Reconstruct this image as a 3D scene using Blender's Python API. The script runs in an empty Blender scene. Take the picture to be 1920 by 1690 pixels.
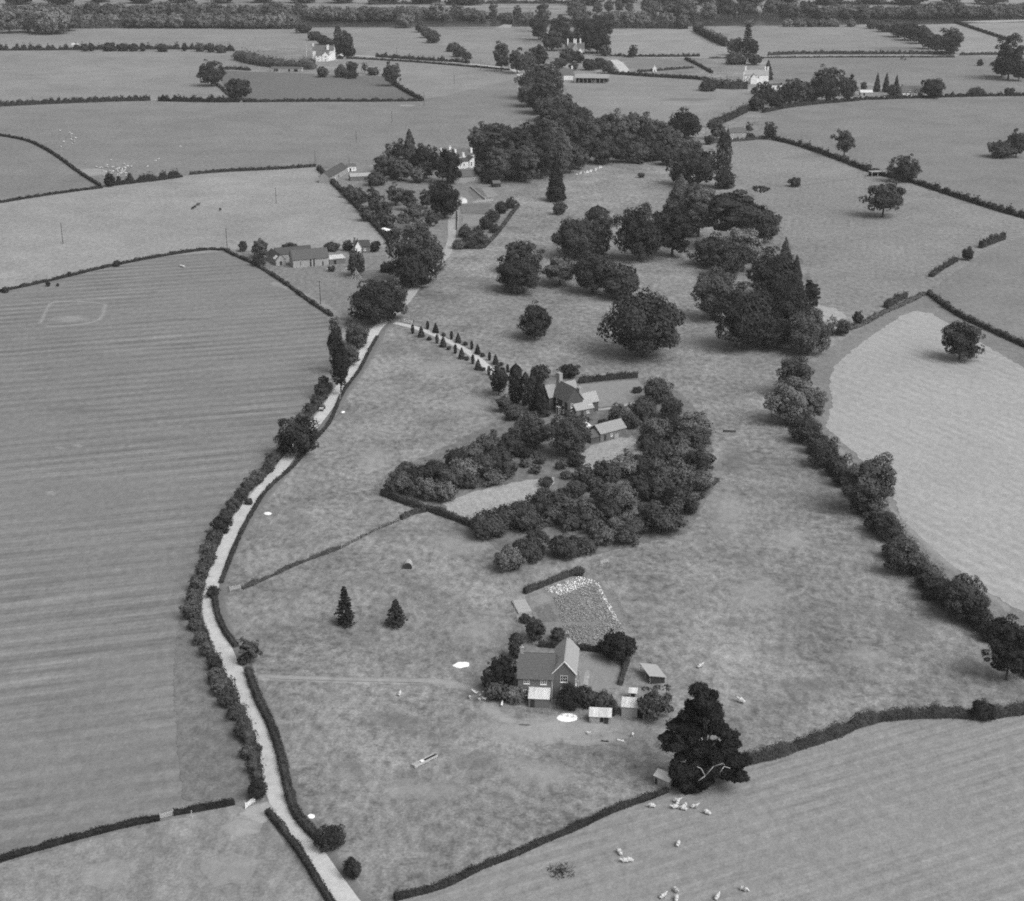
import bpy, math, random
import numpy as np
from mathutils import Vector

# ------------------------------------------------------------------ camera, light, exposure
TW, TH, F, HC, YH = 1920.0, 1690.0, 2800.0, 155.0, -220.0
TILT = math.atan((TH/2 - YH)/F)
CT, ST = math.cos(TILT), math.sin(TILT)
SUN_AZ, SUN_EL = -38.0, 50.0          # degrees from +X towards +Y, and above the horizon
scene = bpy.context.scene
col = scene.collection
cam = bpy.data.cameras.new('camera'); camo = bpy.data.objects.new('camera', cam); col.objects.link(camo)
camo.location = (0, 0, HC); camo.rotation_euler = (math.pi/2 - TILT, 0, 0)
cam.sensor_fit = 'HORIZONTAL'; cam.sensor_width = 36.0; cam.lens = F/TW*36.0
cam.clip_start = 1.0; cam.clip_end = 30000.0
scene.camera = camo
world = bpy.data.worlds.new('World'); scene.world = world; world.use_nodes = True
wn = world.node_tree; wn.nodes.clear()
sky = wn.nodes.new('ShaderNodeTexSky'); sky.sky_type = 'NISHITA'; sky.sun_disc = False
sky.sun_elevation = math.radians(SUN_EL); sky.sun_rotation = math.radians(90.0 - SUN_AZ)
sky.dust_density = 4.0
bw = wn.nodes.new('ShaderNodeRGBToBW'); bg = wn.nodes.new('ShaderNodeBackground'); wo = wn.nodes.new('ShaderNodeOutputWorld')
bg.inputs['Strength'].default_value = 0.125
wn.links.new(sky.outputs[0], bw.inputs[0]); wn.links.new(bw.outputs[0], bg.inputs[0]); wn.links.new(bg.outputs[0], wo.inputs[0])
sl = bpy.data.lights.new('sun', 'SUN'); sl.energy = 1.4; sl.angle = math.radians(38.0); sl.color = (1, 1, 1)
so = bpy.data.objects.new('sun', sl); col.objects.link(so); so.location = (0, 0, 400)
so.rotation_euler = (math.radians(90 - SUN_EL), 0, math.radians(SUN_AZ + 90.0))
scene.view_settings.view_transform = 'Standard'; scene.view_settings.look = 'None'
scene.view_settings.gamma = 1.0; scene.view_settings.use_curve_mapping = False
scene.view_settings.exposure = 0.45
scene.render.engine = 'CYCLES'
scene.cycles.max_bounces = 5; scene.cycles.diffuse_bounces = 3; scene.cycles.transparent_max_bounces = 12
scene.cycles.use_denoising = False
scene.cycles.pixel_filter_type = 'BLACKMAN_HARRIS'; scene.cycles.filter_width = 1.9

random.seed(7); RNG = np.random.default_rng(7)

# ------------------------------------------------------------------ geometry of the place
def ray(x, y):
    u = (x - TW/2)/F; v = (y - TH/2)/F
    return u, CT - v*ST, -(ST + v*CT)
def G(x, y, z=0.0):
    """where the line of sight through photograph point x, y meets height z"""
    a, b, c = ray(x, y); s = (z - HC)/c
    return Vector((a*s, b*s, z))
def ppm(y):
    return CT*(y - YH)/HC
def ppm_at(P):
    d = P.y*CT + (HC - P.z)*ST
    return F/d
def height(P, y):
    """height at ground point P that reaches photograph row y"""
    a, b, c = ray(TW/2, y)
    return HC + P.y*c/b

def tag(o, label=None, cat=None, group=None, kind=None):
    if label: o['label'] = label
    if cat: o['category'] = cat
    if group: o['group'] = group
    if kind: o['kind'] = kind
    return o
def empty(name, loc, rz=0.0):
    o = bpy.data.objects.new(name, None); col.objects.link(o)
    o.location = loc; o.rotation_euler = (0, 0, rz); o.empty_display_size = 0.5
    return o
def link(name, me, parent=None, loc=None):
    o = bpy.data.objects.new(name, me); col.objects.link(o)
    if parent is not None: o.parent = parent
    if loc is not None: o.location = loc
    return o
def pymesh(name, v, f, m=None, smooth=False):
    me = bpy.data.meshes.new(name); me.from_pydata([tuple(p) for p in v], [], f)
    if m: me.materials.append(m)
    if smooth: me.shade_smooth()
    me.update(); return me
def quadmesh(name, V, m):
    """V: (n,4,3) array of quads"""
    n = len(V); me = bpy.data.meshes.new(name)
    me.vertices.add(n*4); me.vertices.foreach_set('co', np.ascontiguousarray(V, dtype=np.float32).ravel())
    me.loops.add(n*4); me.loops.foreach_set('vertex_index', np.arange(n*4, dtype=np.int32))
    me.polygons.add(n); me.polygons.foreach_set('loop_start', np.arange(0, n*4, 4, dtype=np.int32))
    me.polygons.foreach_set('loop_total', np.full(n, 4, dtype=np.int32))
    me.materials.append(m); me.update(calc_edges=True); return me

class MB:
    def __init__(s): s.v = []; s.f = []
    def quad(s, *p):
        n = len(s.v); s.v += [tuple(q) for q in p]; s.f.append(tuple(range(n, n+len(p)))); return s
    def box(s, x0, x1, y0, y1, z0, z1):
        n = len(s.v)
        s.v += [(x0,y0,z0),(x1,y0,z0),(x1,y1,z0),(x0,y1,z0),(x0,y0,z1),(x1,y0,z1),(x1,y1,z1),(x0,y1,z1)]
        s.f += [tuple(n+i for i in q) for q in ((3,2,1,0),(4,5,6,7),(0,1,5,4),(1,2,6,5),(2,3,7,6),(3,0,4,7))]
        return s
    def bar(s, p, q, r, k=5, r2=None):
        p = Vector(p); q = Vector(q); d = (q-p).normalized()
        a = d.orthogonal().normalized(); b = d.cross(a); n = len(s.v); r2 = r if r2 is None else r2
        for c, rr in ((p, r), (q, r2)):
            for i in range(k):
                t = 2*math.pi*i/k; s.v.append(tuple(c + (a*math.cos(t) + b*math.sin(t))*rr))
        for i in range(k):
            j = (i+1) % k; s.f.append((n+i, n+j, n+k+j, n+k+i))
        s.f.append(tuple(n+k-1-i for i in range(k))); s.f.append(tuple(n+k+i for i in range(k)))
        return s
    def build(s, name, m, parent=None, loc=None, smooth=False):
        return link(name, pymesh(name, s.v, s.f, m, smooth), parent, loc)

# ------------------------------------------------------------------ materials (a grey world: the film is black and white)
def newmat(name):
    m = bpy.data.materials.new(name); m.use_nodes = True; nt = m.node_tree; nt.nodes.clear()
    return m, nt
def N(nt, t, **kw):
    n = nt.nodes.new(t)
    for k, v in kw.items():
        if k in n.inputs: n.inputs[k].default_value = v
        else: setattr(n, k, v)
    return n
def math_(nt, op, a, b=None, c=None):
    n = nt.nodes.new('ShaderNodeMath'); n.operation = op
    for i, q in enumerate((a, b, c)):
        if q is None: continue
        if isinstance(q, (int, float)): n.inputs[i].default_value = q
        else: nt.links.new(q, n.inputs[i])
    return n.outputs[0]
def noise(nt, vec, scale, detail=2.0, rough=0.55, dist=0.0):
    n = N(nt, 'ShaderNodeTexNoise', Scale=scale, Detail=detail, Roughness=rough, Distortion=dist)
    nt.links.new(vec, n.inputs['Vector']); return n.outputs['Fac']
def mapping(nt, vec, rz=0.0, sc=(1, 1, 1)):
    n = nt.nodes.new('ShaderNodeMapping'); n.inputs['Rotation'].default_value = (0, 0, rz); n.inputs['Scale'].default_value = sc
    nt.links.new(vec, n.inputs['Vector']); return n.outputs[0]
def finish(nt, val, rough=1.0, alpha=None, bump=None, spec=0.0):
    out = nt.nodes.new('ShaderNodeOutputMaterial')
    if spec > 0:
        b = N(nt, 'ShaderNodeBsdfPrincipled', Roughness=rough); b.inputs['Specular IOR Level'].default_value = spec
        s = b.inputs['Base Color']
    else:
        b = N(nt, 'ShaderNodeBsdfDiffuse', Roughness=0.0); s = b.inputs['Color']
    if isinstance(val, (int, float)): s.default_value = (val, val, val, 1)
    else: nt.links.new(val, s)
    if bump is not None:
        bn = N(nt, 'ShaderNodeBump', Strength=bump[1], Distance=bump[2]); nt.links.new(bump[0], bn.inputs['Height'])
        nt.links.new(bn.outputs[0], b.inputs['Normal'])
    res = b.outputs[0]
    if alpha is not None:
        t = nt.nodes.new('ShaderNodeBsdfTransparent'); mx = nt.nodes.new('ShaderNodeMixShader')
        nt.links.new(alpha, mx.inputs[0]); nt.links.new(t.outputs[0], mx.inputs[1]); nt.links.new(res, mx.inputs[2]); res = mx.outputs[0]
    nt.links.new(res, out.inputs[0])
def sgn(nt, fac, amp, gain=1.0):
    """1 + amp * signed noise"""
    return math_(nt, 'MULTIPLY_ADD', math_(nt, 'SUBTRACT', fac, 0.5), amp*2.2, 1.0)
def mul(nt, *a):
    r = a[0]
    for q in a[1:]: r = math_(nt, 'MULTIPLY', r, q)
    return r
def position(nt):
    return nt.nodes.new('ShaderNodeNewGeometry').outputs['Position']

SPEC = {}
def field_value(nt, p, v, big=0.20, mid=0.24, fine=0.30, weeds=0.0, stripes=(), grain=0.18):
    f = [sgn(nt, noise(nt, p, 0.010, 3.0), big), sgn(nt, noise(nt, p, 0.05, 4.0, 0.6), mid),
         sgn(nt, noise(nt, mapping(nt, p, 0.35, (1.0, 0.62, 1)), 0.55, 3.0, 0.6), fine*1.9),
         sgn(nt, noise(nt, p, 1.9, 2.0, 0.6), grain*2.4)]
    for ang, sp, amp, dis in stripes:
        ca, sa = math.cos(math.radians(ang)), math.sin(math.radians(ang))
        sx = nt.nodes.new('ShaderNodeSeparateXYZ'); nt.links.new(p, sx.inputs[0])
        across = math_(nt, 'SUBTRACT', math_(nt, 'MULTIPLY', sx.outputs['Y'], ca), math_(nt, 'MULTIPLY', sx.outputs['X'], sa))
        along = math_(nt, 'ADD', math_(nt, 'MULTIPLY', sx.outputs['X'], ca), math_(nt, 'MULTIPLY', sx.outputs['Y'], sa))
        cb = nt.nodes.new('ShaderNodeCombineXYZ'); nt.links.new(math_(nt, 'MULTIPLY', along, 0.12), cb.inputs[0]); nt.links.new(across, cb.inputs[1])
        wob = noise(nt, cb.outputs[0], 0.10, 3.0); brk = noise(nt, cb.outputs[0], 0.5/sp*3, 3.0, 0.6)
        ph = math_(nt, 'ADD', math_(nt, 'MULTIPLY', across, 2*math.pi/sp), math_(nt, 'MULTIPLY', wob, dis*2.5))
        w = math_(nt, 'ADD', math_(nt, 'MULTIPLY', math_(nt, 'SINE', ph), 0.6), math_(nt, 'MULTIPLY', math_(nt, 'SUBTRACT', brk, 0.5), 3.0))
        pt = math_(nt, 'MULTIPLY', math_(nt, 'MAXIMUM', math_(nt, 'SUBTRACT', noise(nt, p, 0.022, 2.0), 0.30), 0.0), 5.0*amp)
        f.append(math_(nt, 'MULTIPLY_ADD', w, pt, 1.0))
    if weeds > 0:
        w = math_(nt, 'MULTIPLY_ADD', noise(nt, p, 0.035, 2.0), 0.35, math_(nt, 'MULTIPLY', noise(nt, mapping(nt, p, 0.2, (0.8, 1.1, 1)), 0.5, 4.0, 0.7), 0.75))
        t = math_(nt, 'MULTIPLY', math_(nt, 'MAXIMUM', math_(nt, 'SUBTRACT', w, 0.575), 0.0), 9.0)
        f.append(math_(nt, 'SUBTRACT', 1.0, math_(nt, 'MULTIPLY', math_(nt, 'MINIMUM', t, 1.0), weeds)))
    return math_(nt, 'MAXIMUM', mul(nt, v, *f), 0.02)
def field_mat(name, v, **kw):
    m, nt = newmat(name); p = position(nt); SPEC[name] = (v, kw)
    finish(nt, field_value(nt, p, v, **kw), bump=(noise(nt, p, 1.1, 3.0, 0.6), 0.5, 0.25)); return m
SOFT = {}
def soft_mat(name, v, fine=0.25, brk=0.5, sc=0.35, gain=1.6):
    return (name, v, fine, brk, sc, gain)
def soft_on(spec, base):
    """a worn patch or track that grades, broken up by noise, into the grass it lies in (attribute 'a')"""
    if (spec[0], base) in SOFT: return SOFT[spec[0], base]
    name, v, fine, brk, sc, gain = spec; m, nt = newmat(name+'_in_'+base); p = position(nt)
    at = nt.nodes.new('ShaderNodeAttribute'); at.attribute_name = 'a'
    nz = noise(nt, p, sc, 5.0, 0.65)
    al = math_(nt, 'ADD', at.outputs['Fac'], math_(nt, 'MULTIPLY', math_(nt, 'SUBTRACT', nz, 0.5), brk*2))
    al = math_(nt, 'MULTIPLY', math_(nt, 'SUBTRACT', al, 0.15), gain)
    al = math_(nt, 'MINIMUM', math_(nt, 'MAXIMUM', al, 0.0), 1.0)
    al = math_(nt, 'MULTIPLY', al, math_(nt, 'MINIMUM', math_(nt, 'MULTIPLY', at.outputs['Fac'], 4.0), 1.0))
    val = mul(nt, v, sgn(nt, noise(nt, p, 0.5, 4.0, 0.65), fine), sgn(nt, noise(nt, p, 0.06, 2.0), 0.12))
    fv, kw = SPEC[base]; g = field_value(nt, p, fv, **kw)
    mixed = math_(nt, 'MULTIPLY_ADD', math_(nt, 'SUBTRACT', val, g), al, g)
    finish(nt, mixed, bump=(noise(nt, p, 1.1, 3.0, 0.6), 0.5, 0.25)); SOFT[spec[0], base] = m; return m
def leaf_mat(name):
    """foliage: the object's colour times leaf to leaf variation"""
    m, nt = newmat(name); p = position(nt)
    oi = nt.nodes.new('ShaderNodeObjectInfo')
    sx = nt.nodes.new('ShaderNodeSeparateColor'); nt.links.new(oi.outputs['Color'], sx.inputs[0])
    val = mul(nt, sx.outputs[0], math_(nt, 'MULTIPLY_ADD', oi.outputs['Random'], 0.95, 1.02),
              sgn(nt, noise(nt, p, 1.1, 3.0, 0.75), 0.85), sgn(nt, noise(nt, p, 0.28, 2.0), 0.5))
    val = math_(nt, 'MAXIMUM', val, 0.012)
    out = nt.nodes.new('ShaderNodeOutputMaterial')
    d = nt.nodes.new('ShaderNodeBsdfDiffuse'); t = nt.nodes.new('ShaderNodeBsdfTranslucent'); mx = nt.nodes.new('ShaderNodeMixShader')
    mx.inputs[0].default_value = 0.08
    nt.links.new(val, d.inputs[0]); nt.links.new(val, t.inputs[0])
    nt.links.new(d.outputs[0], mx.inputs[1]); nt.links.new(t.outputs[0], mx.inputs[2]); nt.links.new(mx.outputs[0], out.inputs[0])
    return m
def plain_mat(name, v, amp=0.15, sc=1.5, spec=0.0, rough=0.9, streak=None):
    m, nt = newmat(name)
    tc = nt.nodes.new('ShaderNodeTexCoord').outputs['Object']
    f = [sgn(nt, noise(nt, tc, sc, 4.0, 0.6), amp), sgn(nt, noise(nt, tc, sc*6, 2.0), amp*0.6)]
    if streak:
        f.append(sgn(nt, noise(nt, mapping(nt, tc, 0, streak), 1.0, 3.0, 0.6), 0.35))
    finish(nt, mul(nt, v, *f), rough=rough, spec=spec); return m
def brick_mat(name, v):
    m, nt = newmat(name); tc = nt.nodes.new('ShaderNodeTexCoord').outputs['Object']
    sx = nt.nodes.new('ShaderNodeSeparateXYZ'); nt.links.new(tc, sx.inputs[0])
    cb = nt.nodes.new('ShaderNodeCombineXYZ')
    nt.links.new(math_(nt, 'ADD', sx.outputs[0], sx.outputs[1]), cb.inputs[0]); nt.links.new(sx.outputs[2], cb.inputs[1])
    b = N(nt, 'ShaderNodeTexBrick', Scale=4.2); b.inputs['Color1'].default_value = (v*1.1,)*3+(1,); b.inputs['Color2'].default_value = (v*0.85,)*3+(1,)
    b.inputs['Mortar'].default_value = (v*1.6,)*3+(1,); b.inputs['Mortar Size'].default_value = 0.012
    nt.links.new(cb.outputs[0], b.inputs['Vector'])
    bwn = nt.nodes.new('ShaderNodeRGBToBW'); nt.links.new(b.outputs['Color'], bwn.inputs[0])
    finish(nt, mul(nt, bwn.outputs[0], sgn(nt, noise(nt, tc, 0.8, 4.0, 0.6), 0.2))); return m

LEAF = leaf_mat('foliage')
M = dict(
    bark=plain_mat('bark', 0.09, 0.3, 2.0), deadwood=plain_mat('dead_wood', 0.42, 0.15, 3.0),
    slate=plain_mat('roof_slate', 0.125, 0.34, 2.2), slate_dark=plain_mat('roof_slate_dark', 0.085, 0.22, 1.2),
    tile=plain_mat('roof_tile', 0.31, 0.30, 1.8), tile_pale=plain_mat('roof_tile_pale', 0.36, 0.2, 1.2),
    iron=plain_mat('corrugated_iron', 0.58, 0.16, 0.8, streak=(2.2, 0.25, 0.25)), iron_dull=plain_mat('corrugated_iron_dull', 0.36, 0.2, 0.8, streak=(2.2, 0.25, 0.25)),
    brick=brick_mat('red_brick', 0.15), brick_dark=brick_mat('dark_brick', 0.085), stone=plain_mat('stone', 0.33, 0.2, 1.5),
    white=plain_mat('whitewash', 0.80, 0.05, 0.6), paint=plain_mat('white_paint', 0.78, 0.04, 3.0), glass=plain_mat('window_glass', 0.02, 0.1, 1.0, spec=0.5, rough=0.12),
    wood=plain_mat('weathered_boards', 0.34, 0.2, 1.0, streak=(4.0, 4.0, 0.3)), wood_dark=plain_mat('tarred_boards', 0.05, 0.25, 1.0, streak=(4.0, 4.0, 0.3)),
    pole=plain_mat('pole_wood', 0.045, 0.2, 1.0), pot=plain_mat('chimney_pot', 0.45, 0.1, 3.0), wool=plain_mat('sheep_wool', 0.52, 0.12, 4.0),
    hide=plain_mat('cow_hide', 0.03, 0.3, 1.2), feather=plain_mat('white_feathers', 0.8, 0.05, 5.0),
    dark=plain_mat('shadowed_interior', 0.02, 0.1, 1.0), soil=plain_mat('soil', 0.12, 0.3, 1.5), carpaint=plain_mat('car_paint', 0.10, 0.03, 1.0, spec=0.6, rough=0.3),
    carpale=plain_mat('car_paint_pale', 0.55, 0.03, 1.0, spec=0.6, rough=0.3), tyre=plain_mat('tyre_rubber', 0.02, 0.1, 2.0),
    lime=plain_mat('lime_white', 0.85, 0.04, 1.0),
)

# ------------------------------------------------------------------ ground, fields, lanes
LEVEL = [0.075]; TIER = [0.0, 0]
def lift(n):
    TIER[1] += 1; return TIER[0] + 0.004*(1 + TIER[1] % n)
def sheet(name, pts, m, z=None, rough=0.0, label=None):
    """a flat sheet of ground whose outline is given by points of the photograph"""
    z = lift(8) if z is None else z
    P = [G(x, y, 0) for x, y in pts]
    if rough > 0:
        Q = []
        for a, b in zip(P, P[1:]+P[:1]):
            n = max(1, int((b-a).length/ (rough*3)))
            for i in range(n):
                q = a.lerp(b, i/n); Q.append(q + Vector((random.uniform(-1, 1), random.uniform(-1, 1), 0))*rough*(i > 0))
        P = Q
    me = pymesh(name, [(p.x, p.y, z) for p in P], [tuple(range(len(P)))], m)
    o = link(name, me); tag(o, kind='structure'); return o
def attr_mesh(name, v, f, a, m):
    me = pymesh(name, v, f, m); at = me.attributes.new('a', 'FLOAT', 'POINT'); at.data.foreach_set('value', a); return me
def patch(name, x, y, w, h, m, n=28, core=0.45, wob=0.15, base='pasture_grass'):
    """a soft-edged worn or bleached patch on the ground, w by h photograph pixels"""
    z = lift(8)
    v = [G(x, y, 0)]; a = [1.0]; ph = random.uniform(0, 9)
    for k, (r, al) in enumerate(((core, 1.0), (1.0, 0.0))):
        for i in range(n):
            t = 2*math.pi*i/n; rr = r*(1 + wob*math.sin(2*t+ph) + wob*0.7*math.sin(5*t+2*ph))
            v.append(G(x + w/2*rr*math.cos(t), y + h/2*rr*math.sin(t), 0)); a.append(al)
    f = [(0, 1+i, 1+(i+1) % n) for i in range(n)] + [(1+i, 1+n+i, 1+n+(i+1) % n, 1+(i+1) % n) for i in range(n)]
    o = link(name, attr_mesh(name, [(p.x, p.y, z if q > 0 else -.06) for p, q in zip(v, a)], f, a, soft_on(m, base))); tag(o, kind='structure'); return o
def smooth_path(pts, step):
    P = [G(x, y, 0) for x, y in pts]; out = []
    ext = [P[0]*2-P[1]] + P + [P[-1]*2-P[-2]]
    for i in range(1, len(ext)-2):
        p0, p1, p2, p3 = ext[i-1:i+3]; n = max(2, int((p2-p1).length/step))
        for k in range(n):
            t = k/n; out.append(0.5*((2*p1) + (p2-p0)*t + (2*p0-5*p1+4*p2-p3)*t*t + (3*p1-p0-3*p2+p3)*t**3))
    out.append(P[-1]); return out
def strip(name, pts, w, m, soft=0.6, step=3.0, w2=None, base='pasture_grass'):
    z = lift(16); C = smooth_path(pts, step); v = []; a = []; f = []
    for i, c in enumerate(C):
        d = (C[min(i+1, len(C)-1)] - C[max(i-1, 0)]).normalized(); s = Vector((d.y, -d.x, 0))
        hw = (w + ((w2 or w)-w)*i/len(C))/2
        end = 0.0 if i in (0, len(C)-1) else 1.0
        for o_, al in ((-hw-soft, 0.0), (-hw+soft*0.4, end), (hw-soft*0.4, end), (hw+soft, 0.0)):
            q = c + s*o_; v.append((q.x, q.y, z if al > 0 else -.06)); a.append(al)
        if i:
            for k in range(3): f.append((4*i-4+k, 4*i-3+k, 4*i+1+k, 4*i+k))
    o = link(name, attr_mesh(name, v, f, a, soft_on(m, base))); tag(o, kind='structure'); return o

gm = field_mat('pasture_grass', 0.225, weeds=0.32, fine=0.40, mid=0.60, big=0.36, grain=.22)
gr = pymesh('ground', [(-9000, -400, 0), (9000, -400, 0), (9000, 14000, 0), (-9000, 14000, 0)], [(0, 1, 2, 3)], gm)
tag(link('ground', gr), kind='structure')

FM = dict(
    striped=field_mat('mown_striped_grass', 0.195, big=0.14, mid=0.14, fine=0.16, stripes=((16, 6.2, 0.15, 2.0), (14, 2.1, 0.07, 2.0)), grain=0.12),
    pale=field_mat('pale_pasture', 0.275, fine=0.22, weeds=0.15), mid=field_mat('even_pasture', 0.205, fine=0.2, mid=0.2, grain=0.12, weeds=0.2),
    dark=field_mat('dark_crop', 0.15, fine=0.18, mid=0.10, grain=0.12), far=field_mat('far_pasture', 0.24, fine=0.18, mid=0.2, grain=0.1, weeds=0.2),
    hay=field_mat('cut_hay', 0.33, big=0.16, mid=0.10, fine=0.16, stripes=((118, 4.5, 0.055, 4.0),), grain=0.12),
    head=field_mat('headland_grass', 0.20, fine=0.2), stub=field_mat('raked_stubble', 0.245, big=0.14, mid=0.12, fine=0.16, stripes=((27, 3.2, 0.10, 2.0), (24, 1.3, 0.06, 2.0)), grain=0.12),
    park=field_mat('park_grass', 0.23, big=0.2, mid=0.2, fine=0.30, weeds=0.25, grain=.2), orch=field_mat('orchard_grass', 0.165, fine=0.35, mid=0.25),
    yard=field_mat('yard_grass', 0.20, fine=0.3, mid=0.25), plot=field_mat('garden_ground', 0.20, fine=0.2, mid=0.1),
    lawn=field_mat('lawn', 0.24, fine=0.12, mid=0.12, grain=0.1), bed=field_mat('dug_bed', 0.155, fine=0.2, grain=0.3),
    unmown=field_mat('unmown_grass', 0.165, fine=0.3, mid=0.3), paddock=field_mat('trodden_paddock', 0.24, big=.35, mid=.4, fine=0.3, stripes=((96, 9.0, .14, 3.0),)),
    straw=field_mat('strawy_bed', 0.32, fine=0.2, grain=0.25),
)
S = sheet
S('field', [(-260,552),(0,548),(100,526),(300,482),(420,470),(480,498),(560,555),(625,605),(628,735),(590,775),(510,865),(430,965),(385,1060),(368,1140),(390,1230),(440,1320),(475,1400),(485,1490),(440,1508),(250,1553),(0,1618),(-200,1670)], FM['striped'])
S('field', [(-200,402),(0,381),(195,352),(340,330),(590,313),(660,380),(735,462),(700,470),(560,475),(440,470),(300,482),(100,526),(0,548),(-260,552)], FM['pale'])
S('field', [(-150,203),(0,199),(282,188),(790,190),(960,150),(1010,215),(900,250),(860,280),(780,300),(590,313),(355,328),(195,351),(110,297),(50,265),(0,254),(-150,240)], FM['mid'])
S('field', [(-150,240),(0,254),(50,265),(110,297),(195,351),(0,380),(-200,400)], FM['mid'])
S('field', [(-150,98),(0,95),(440,97),(450,128),(395,132),(440,188),(282,188),(0,199),(-150,203)], FM['far'])
S('field', [(400,132),(540,137),(720,143),(792,190),(440,190)], FM['dark'])
S('field', [(-150,58),(150,54),(560,54),(600,86),(440,96),(0,94),(-150,97)], FM['far'])
S('field', [(575,54),(790,55),(870,108),(850,117),(640,104)], FM['far'])
S('field', [(800,55),(960,58),(1010,110),(960,128),(880,112)], FM['far'])
S('field', [(650,108),(850,120),(960,132),(975,160),(960,152),(792,188),(725,145)], FM['far'])
S('field', [(1050,160),(1145,142),(1300,150),(1400,178),(1415,203),(1330,240),(1250,240),(1070,215)], FM['far'])
S('field', [(1145,56),(1300,55),(1370,92),(1370,105),(1145,105)], FM['pale'])
S('field', [(1310,50),(1640,48),(1780,102),(1400,103)], FM['far'])
S('field', [(1650,52),(1800,42),(2020,38),(2020,102),(1800,102)], FM['pale'])
S('field', [(1165,110),(1290,112),(1310,135),(1200,138)], FM['mid'])
S('field', [(1440,108),(1700,107),(1920,108),(2000,165),(1800,180),(1600,150),(1450,145)], FM['mid'])
S('field', [(1425,214),(1500,200),(1620,187),(1920,183),(2050,185),(2050,440),(1920,405),(1700,338),(1560,296),(1445,262)], FM['mid'])
S('field', [(1330,268),(1445,262),(1560,296),(1700,338),(1920,407),(2050,450),(1920,436),(1850,470),(1740,545),(1600,620),(1560,600),(1500,480),(1400,350)], FM['park'])
S('field', [(1742,545),(1850,470),(1920,442),(2060,430),(2100,720),(1920,652),(1840,615)], FM['mid'])
S('headland', [(1510,700),(1560,650),(1640,600),(1735,553),(1840,618),(1920,655),(2150,760),(2250,1350),(1930,1265),(1830,1155),(1720,1050),(1640,960),(1550,850),(1490,770)], FM['head'])
TIER[0] = 0.040
S('hay_field', [(1556,720),(1562,690),(1600,655),(1650,620),(1690,592),(1720,583),(1750,590),(1790,615),(1850,650),(1920,690),(2130,780),(2200,1300),(1920,1148),(1880,1128),(1790,1065),(1720,1020),(1690,970),(1660,900),(1590,840),(1548,800),(1560,760)], FM['hay'], rough=0.5)
S('field', [(735,1692),(830,1664),(960,1607),(1080,1555),(1215,1497),(1380,1436),(1500,1402),(1620,1356),(1700,1345),(1840,1345),(2100,1330),(2400,1900),(500,1900)], FM['stub'])
S('field', [(376,1085),(345,1130),(332,1190),(326,1280),(332,1400),(345,1500),(440,1506),(485,1490),(475,1400),(440,1320),(390,1230),(368,1140)], FM['unmown'], rough=.35)
S('field', [(440,1510),(250,1556),(0,1622),(-200,1676),(-200,1900),(640,1900),(600,1690),(520,1560),(495,1525)], FM['paddock'])
S('orchard_ground', [(718,928),(770,870),(880,815),(960,780),(990,720),(1010,705),(1200,708),(1275,735),(1335,800),(1335,920),(1290,1000),(1120,1040),(960,1060),(930,1030),(890,992),(800,958)], FM['orch'], rough=0.6)
S('farm_ground', [(445,478),(560,475),(720,462),(730,520),(760,560),(700,600),(640,600),(590,570),(520,522)], FM['yard'])
S('garden_ground', [(600,318),(660,318),(830,320),(905,340),(960,360),(970,388),(905,466),(845,465),(835,480),(760,470),(735,460),(690,405)], FM['yard'])
S('garden_lawn', [(1085,722),(1195,712),(1215,735),(1180,760),(1100,765)], FM['lawn'])
S('meadow_patch', [(1075,850),(1130,830),(1200,815),(1205,850),(1140,880),(1105,885)], FM['straw'], rough=0.7)
S('meadow_patch', [(830,945),(880,925),(960,905),(1040,895),(1030,925),(960,945),(900,985),(850,965)], FM['straw'], rough=0.7)
S('headland', [(1480,560),(1570,580),(1590,600),(1560,625),(1500,620)], FM['hay'], rough=0.8)

# river beyond the far meadows, with its pale shoals
m, nt = newmat('river_water'); p_ = position(nt)
out_ = nt.nodes.new('ShaderNodeOutputMaterial'); pb = N(nt, 'ShaderNodeBsdfPrincipled', Roughness=0.3); pb.inputs['Base Color'].default_value = (0.03, 0.03, 0.03, 1)
bn_ = N(nt, 'ShaderNodeBump', Strength=0.08, Distance=0.1); nt.links.new(noise(nt, p_, 0.6, 2.0), bn_.inputs['Height']); nt.links.new(bn_.outputs[0], pb.inputs['Normal']); nt.links.new(pb.outputs[0], out_.inputs[0])
S('river', [(-400,36),(300,37),(560,39),(720,38),(900,38),(1150,36),(1500,35),(1700,35),(1920,30),(2400,20),(2400,30),(1920,42),(1700,47),(1620,46),(1300,50),(1150,51),(940,50),(800,51),(560,52),(300,46),(-400,45)], m)
S('shingle_bank', [(1795,41),(1870,38),(1930,37),(1930,40),(1860,43)], FM['straw'])
S('shingle_bank', [(930,52),(945,46),(960,47),(958,53)], FM['straw'])
S('field', [(690,8),(1000,6),(1140,4),(1140,-6),(600,-6)], FM['pale']); S('field', [(1340,10),(1600,8),(1990,4),(1990,-8),(1340,-6)], FM['pale'])
S('railway_bank', [(250,18),(430,16),(430,14),(250,15)], FM['pale']); S('railway_bank', [(690,13),(1080,15),(1080,12),(690,11)], FM['pale'])

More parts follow.
